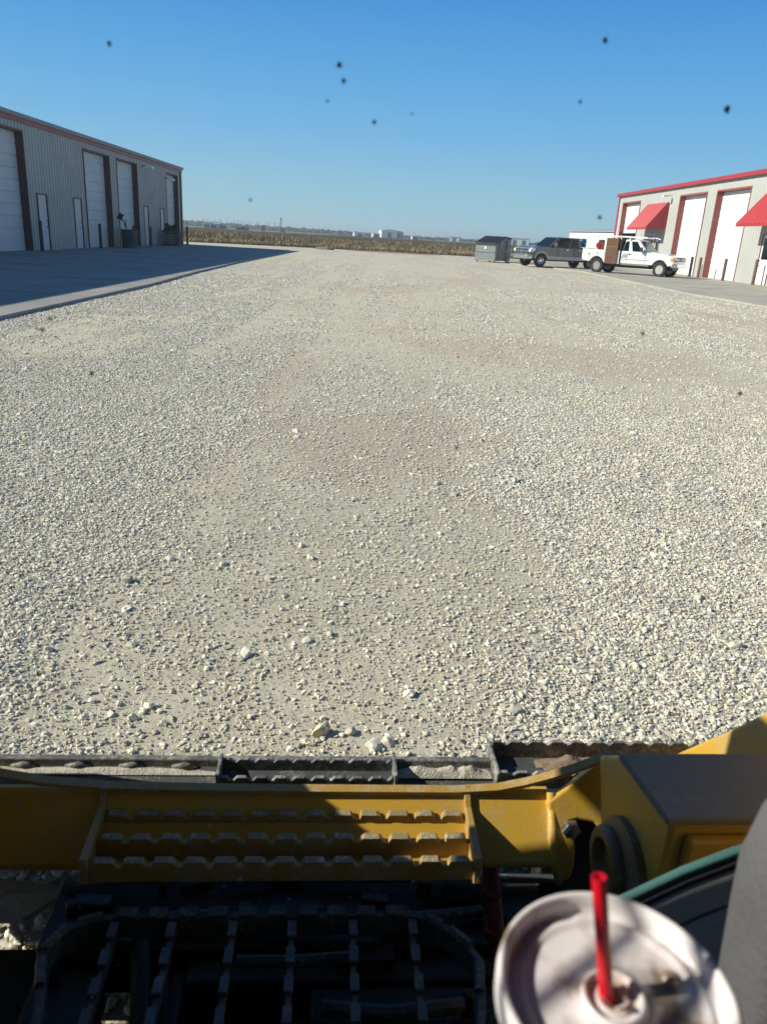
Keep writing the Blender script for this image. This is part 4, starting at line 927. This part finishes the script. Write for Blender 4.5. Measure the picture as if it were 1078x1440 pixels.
# dark serrated guard in front of the cab
gd = MB(); edge = [(-.34,.62),(-.352,.70),(-.365,.78),(-.387,.853),(-.378,.882),(-.358,.900),(-.333,.911),(-.298,.917),(.154,.917),(.180,.906),(.205,.890),(.232,.864),(.249,.831),(.238,.76),(.225,.70),(.215,.62)]
bm = gd.bm; rows = []
for i, (x_, y_) in enumerate(edge):
    a = Vector(edge[max(i-1,0)]); b_ = Vector(edge[min(i+1,len(edge)-1)]); n_ = Vector((-(b_-a).y, (b_-a).x)).normalized()*.006
    rows.append([bm.verts.new(p) for p in ((x_+n_.x,y_+n_.y,.46),(x_+n_.x,y_+n_.y,.500),(x_-n_.x,y_-n_.y,.500),(x_-n_.x,y_-n_.y,.46))])
for a, b_ in zip(rows, rows[1:]):
    for i in range(4): bm.faces.new((a[i], a[(i+1)%4], b_[(i+1)%4], b_[i]))
bm.faces.new(rows[0]); bm.faces.new(rows[-1][::-1]); gd_o = gd.build('step_guard', navy, Ld, bevel=.002)
q = MB()
for k in range(10):
    a = -.296+k*.0455; q.box(a, a+.029, .908, .926, .500, .508)
for (x0_, y0_, x1_, y1_) in ((-.386,.86,-.366,.895),(-.352,.903,-.318,.914),(.176,.908,.20,.893),(.212,.884,.238,.856),(-.384,.84,-.372,.80),(.247,.826,.238,.78)):
    g2 = MB(); g2.tube([(x0_,y0_,.502),(x1_,y1_,.502)], .0075, 6); g2.build('corner_tooth', navy, gd_o)
q.build('guard_teeth', navy, gd_o, bevel=.002)
for x_ in (-.298,-.212,-.121,-.031,.062,.154):
    q = MB(); q.box(x_-.004,x_+.004,.60,.908,.470,.494)
    y_ = .60
    while y_ < .895: q.box(x_-.0068,x_+.0068,y_,y_+.027,.494,.503); y_ += .046
    q.build('guard_bar', navy, gd_o, bevel=.0015)
# cab: frame, roof, lower panels, side bars
cabm = mat('cab_black', (.02,.02,.022), .6); q = MB()
q.box(-.66,-.60,.44,.50,.70,2.06); q.box(-.66,-.60,-.75,-.69,.70,2.06); q.box(.42,.48,.44,.50,.70,2.06); q.box(.42,.48,-.75,-.69,.70,2.06)
q.box(-.66,-.60,-.69,.44,.70,1.12); q.box(.42,.48,-.69,.44,.70,1.02); q.box(-.60,.42,-.75,-.70,.70,2.0); q.box(-.60,.42,.44,.50,1.98,2.06)
q.box(-.66,-.60,-.69,.44,1.94,2.06); q.box(.42,.48,-.69,.44,1.94,2.06)
q.box(-.60,.42,-.70,.44,.70,.73); q.build('cab_frame', cabm, Ld, bevel=.006)
q = MB(); q.box(-.85,.68,-.80,1.22,2.061,2.13); q.build('cab_roof', cabm, Ld, bevel=.02)  # roof out of view, lengthened forward to keep sky light off the cross member
q = MB()
for y_ in (.02,-.2,-.42): q.box(-.64,-.625,y_-.010,y_+.010,1.12,1.94)
for z_ in (1.36,1.58): q.box(-.64,-.625,-.69,.44,z_-.006,z_+.006)
q.tube([(-.63,.16,1.585),(-.63,.30,1.72),(-.63,.44,1.80)], .003, 10)  # diagonal tubes added out of view to throw shadow stripes on the lid
q.tube([(-.63,.10,1.585),(-.63,.36,1.80),(-.63,.44,1.86)], .0045, 10)
q.build('side_guard_bars', cabm, Ld)
q = MB(); q.box(.43,.47,-.69,.44,1.02,1.94); q.build('sky_block_panel', cabm, Ld)  # unseen solid panel added to block sky light from the right
q = MB(); q.box(-.34,.16,-.68,-.30,.73,1.0); q.box(-.34,.16,-.69,-.58,1.0,1.55); q.build('seat', mat('seat_vinyl', (.03,.03,.03), .7), Ld, bevel=.04)
# windscreen pane, its green cut edge, and what sticks to it
pm_ = bpy.data.materials.new('clear_pane'); pm_.use_nodes = True; t = pm_.node_tree; t.nodes.clear(); tb_ = t.nodes.new('ShaderNodeBsdfTransparent'); tb_.inputs[0].default_value = (.962,.985,.940,1); oo = t.nodes.new('ShaderNodeOutputMaterial'); t.links.new(tb_.outputs[0], oo.inputs['Surface'])
YP = .487
rim = [(.158,.70),(.160,.80),(.163,.84),(.168,.866),(.180,.90),(.203,.938),(.232,.965),(.264,.985),(.307,1.013),(.348,1.034),(.375,1.044),(.419,1.055)]
q = MB(); q.poly([(-.60,YP,.70)]+[(x_,YP,z_) for x_, z_ in rim]+[(.419,YP,1.98),(-.60,YP,1.98)]); pane = q.build('windscreen', pm_, Ld)
def ribbon(path, off, width, y0, y1, name, m_, parent, bevel=.001, sl=0.):
    q = MB(); bm = q.bm; rows = []; P = [Vector(p) for p in path]
    for i, p in enumerate(P):
        d_ = (P[min(i+1,len(P)-1)]-P[max(i-1,0)]).normalized(); n_ = Vector((d_.y,-d_.x))
        a = p+n_*off; b_ = p+n_*(off+width)
        rows.append([bm.verts.new(v_) for v_ in ((a.x,y0,a.y),(a.x,y1,a.y),(b_.x,y1,b_.y),(b_.x,y0-sl,b_.y))])
    for a, b_ in zip(rows, rows[1:]):
        for i in range(4): bm.faces.new((a[i], a[(i+1)%4], b_[(i+1)%4], b_[i]))
    bm.faces.new(rows[0]); bm.faces.new(rows[-1][::-1]); return q.build(name, m_, parent, bevel=bevel, smooth=True)
ribbon(rim, .0, .0055, YP-.004, YP+.004, 'glass_edge', mat('green_glass_edge', (.05,.12,.10), .25, spec=.8), pane)
sill_m = mat('sill_grey', (.42,.42,.40), .65, var=.12, scale=14); sill_d = mat('sill_black', (.02,.022,.026), .6)
sl_ = ribbon(rim, .008, .006, YP-.006, YP+.0045, 'door_seal', sill_d, Ld)
ribbon(rim, .014, .022, YP-.004, YP+.0045, 'door_sill', sill_m, Ld, .003, .014); ribbon(rim, .036, .003, YP-.016, YP+.0, 'sill_groove', sill_d, Ld)
ribbon(rim, .039, .034, YP-.020, YP+.0, 'door_sill', sill_m, Ld, .004, .024); ribbon(rim, .073, .16, YP-.042, YP-.01, 'kick_panel', mat('kick_navy', (.012,.016,.026), .6), Ld)
bugm = mat('bug_dark', (.035,.025,.018), .8); bugm.node_tree.nodes['Principled BSDF'].inputs['Alpha'].default_value = .72; spk = mat('dried_splash', (.55,.56,.54), .9)
def ray_l(px, py, y):      # point of the pane seen at a pixel
    d_ = f*1081+r*(px-539)-u*(py-720); c_, s_ = math.cos(R(3.4)), math.sin(R(3.4)); dl = Vector((d_.x*c_+d_.y*s_, -d_.x*s_+d_.y*c_, d_.z)); return Vector((0,0,H))+dl*(y/dl.y)
def blob(px, py, rr, m_, name, fl=.35):
    c_ = ray_l(px, py, YP-.0035); q = MB(); bmesh.ops.create_icosphere(q.bm, subdivisions=2, radius=1)
    for v_ in q.bm.verts:
        k = 1+random.uniform(-.45,.5); v_.co = Vector((c_.x+v_.co.x*rr*k, c_.y+v_.co.y*min(rr*fl,.0012), c_.z+v_.co.z*rr*k*random.choice((1,1.15))))
    q.build(name, m_, pane)
for px, py, rr in ((154,62,1.5),(477,92,1.9),(483,114,1.6),(460,142,.9),(526,172,1.5),(850,57,1.7),(1022,154,2.3),(815,143,1.1),(842,306,1.4),(903,469,1.5),(1040,554,1.9),(130,525,1.7),(70,448,1.3),(60,464,1.6),(630,555,1.2),(642,630,1.5),(620,617,1.0),(345,593,1.2),(640,735,1.1),(787,758,1.0),(352,281,1.0),(579,160,.8),(357,892,.9),(982,832,1.0)):
    blob(px, py, rr*.00075, bugm, 'bug_splat')
for px, py, rr in ((25,1130,2.2),(127,1113,1.0),(200,1113,1.2),(295,1162,1.5),(338,1236,2.0),(368,1232,.8),(222,1290,.8),(315,1246,.8),(30,1322,.7),(73,1330,1.0),(130,1402,1.6),(166,1357,.9),(365,1263,.7),(406,1264,1.2),(470,1330,.8),(492,1262,.8),(150,1265,.9),(112,1276,1.0),(620,1308,.9),(560,1345,.7),(430,1285,.6),(86,1075,.9),(270,1285,.7)):
    blob(px, py, rr*.0007, spk, 'dust_spot')
# control pod and cup holder
podm = mat('pod_grey', (.085,.087,.09), .7, var=.15, scale=10, bump=.2, bscale=200)
q = MB(); q.prism([(.274,.82),(.270,1.03),(.264,1.11),(.262,1.15),(.269,1.187),(.286,1.212),(.312,1.226),(.38,1.226),(.42,1.20),(.42,.82)], 'y', .305, .375); q.build('control_pod', podm, Ld, bevel=.02, seg=5, smooth='all')
q = MB(); q.lathe([(.040,1.045),(.043,1.05),(.043,1.09),(.040,1.09),(.037,1.06),(.001,1.058)], 32, 'z', (.1240,.222,0)); q.box(.16,.42,.20,.24,1.045,1.058); q.build('cup_holder', cabm, Ld, smooth=True)

# ------------------------------------------------------------------ cup
cup = empty('drink_cup', (.1106,.229,1.0685)); tag(cup, 'white takeaway cup with plastic lid and red straw in the lower right corner', 'cup')
lidm = bpy.data.materials.new('lid_plastic_white'); lidm.use_nodes = True; t = lidm.node_tree; b = t.nodes['Principled BSDF']
b.inputs['Roughness'].default_value = .3; b.inputs['Subsurface Weight'].default_value = .15; b.inputs['Subsurface Radius'].default_value = (.01,.008,.006); b.inputs['Subsurface Scale'].default_value = .3
tc = t.nodes.new('ShaderNodeTexCoord'); n1 = t.nodes.new('ShaderNodeTexNoise'); n1.inputs['Scale'].default_value = 31; n1.inputs['Detail'].default_value = 4; t.links.new(tc.outputs['Object'], n1.inputs['Vector'])
cr_ = t.nodes.new('ShaderNodeValToRGB'); cr = cr_.color_ramp; cr.elements[0].position = .36; cr.elements[0].color = (.22,.17,.13,1); cr.elements[1].position = .52; cr.elements[1].color = (.74,.70,.69,1); e = cr.elements.new(.43); e.color = (.54,.47,.45,1)
t.links.new(n1.outputs['Fac'], cr_.inputs['Fac'])
vm_ = t.nodes.new('ShaderNodeVectorMath'); vm_.operation = 'DISTANCE'; vm_.inputs[1].default_value = (.002,.002,.140); t.links.new(tc.outputs['Object'], vm_.inputs[0])
n4 = t.nodes.new('ShaderNodeTexNoise'); n4.inputs['Scale'].default_value = 160; n4.inputs['Detail'].default_value = 4; t.links.new(tc.outputs['Object'], n4.inputs['Vector'])
ma_ = t.nodes.new('ShaderNodeMath'); ma_.operation = 'MULTIPLY_ADD'; ma_.inputs[1].default_value = .008; t.links.new(n4.outputs['Fac'], ma_.inputs[0]); t.links.new(vm_.outputs['Value'], ma_.inputs[2])
mp_ = t.nodes.new('ShaderNodeMapRange'); mp_.inputs['From Min'].default_value = .0095; mp_.inputs['From Max'].default_value = .0150; mp_.inputs['To Min'].default_value = .8; mp_.inputs['To Max'].default_value = 0; t.links.new(ma_.outputs[0], mp_.inputs['Value'])
sm_ = t.nodes.new('ShaderNodeMix'); sm_.data_type = 'RGBA'; sm_.inputs['B'].default_value = (.40,.22,.15,1); t.links.new(mp_.outputs[0], sm_.inputs['Factor']); t.links.new(cr_.outputs[0], sm_.inputs['A'])
t.links.new(sm_.outputs['Result'], b.inputs['Base Color'])
q = MB(); q.lathe([(.030,0),(.031,.002),(.0405,.118),(.0425,.140),(.0430,.1395),(.0420,.1385),(.0400,.118),(.0300,.004),(.001,.004)], 64); q.build('cup_body', mat('cup_white', (.75,.75,.76), .4), cup, smooth=True)
lm = .1445
q = MB(); q.lathe([(.0472,lm-.010),(.0482,lm-.008),(.0484,lm+.001),(.0480,lm+.0044),(.0466,lm+.0056),(.0450,lm+.0044),(.0440,lm+.0000),(.0432,lm-.0030),(.0405,lm-.0040),(.0395,lm-.0026),(.0375,lm-.0022),(.0362,lm-.0036),(.034,lm-.0040),(.022,lm-.0038),(.0138,lm-.0034),(.0130,lm-.0014),(.0120,lm-.0008),(.0110,lm-.0014),(.0102,lm-.0036),(.0074,lm-.0040),(.0066,lm-.0026),(.0054,lm-.0024),(.0046,lm-.0050),(.001,lm-.0052)], 96); q.build('lid', lidm, cup, smooth='all')
for a0, r0_, rx in ((.4,.030,.004),(3.9,.029,.004)):
    q = MB(); bmesh.ops.create_uvsphere(q.bm, u_segments=20, v_segments=8, radius=1)
    for v_ in q.bm.verts: v_.co = Vector((math.cos(a0)*r0_+v_.co.x*rx, math.sin(a0)*r0_+v_.co.y*rx, lm-.0042+max(0,v_.co.z)*.0026))
    q.build('lid_button', lidm, cup, smooth='all')
q = MB()
for k in range(4):
    a = k*math.pi/2+.5; c_, s_ = math.cos(a), math.sin(a)
    q.hexa([(c_*.0035-s_*.003,s_*.0035+c_*.003,lm-.0024),(c_*.0035+s_*.003,s_*.0035-c_*.003,lm-.0024),(c_*.0058+s_*.001,s_*.0058-c_*.001,lm+.001),(c_*.0058-s_*.001,s_*.0058+c_*.001,lm+.001)],
           [(c_*.0040-s_*.003,s_*.0040+c_*.003,lm-.0022),(c_*.0040+s_*.003,s_*.0040-c_*.003,lm-.0022),(c_*.0063+s_*.001,s_*.0063-c_*.001,lm+.0012),(c_*.0063-s_*.001,s_*.0063+c_*.001,lm+.0012)])
q.build('slit_flap', lidm, cup)
stm = mat('straw_red', (.62,.008,.02), .3, var=.05, scale=40)
top = Vector((.1000,.241,1.262))-Vector(cup.location); base = Vector((-.0015,.0,lm-.01)); dr_ = (top-base).normalized()
q = MB(); a1 = dr_.cross(Vector((0,0,1))).normalized(); a2 = a1.cross(dr_)
rg = []
for (p, rr) in ((base-dr_*.06,.0030),(top,.0030),(top,.0025),(top-dr_*.03,.0025)):
    rg.append([q.bm.verts.new(p+(a1*math.cos(k*math.pi/12)+a2*math.sin(k*math.pi/12))*rr) for k in range(24)])
for i in range(3):
    for k in range(24): q.bm.faces.new((rg[i][k], rg[i][(k+1)%24], rg[i+1][(k+1)%24], rg[i+1][k]))
q.build('straw', stm, cup, smooth=True)
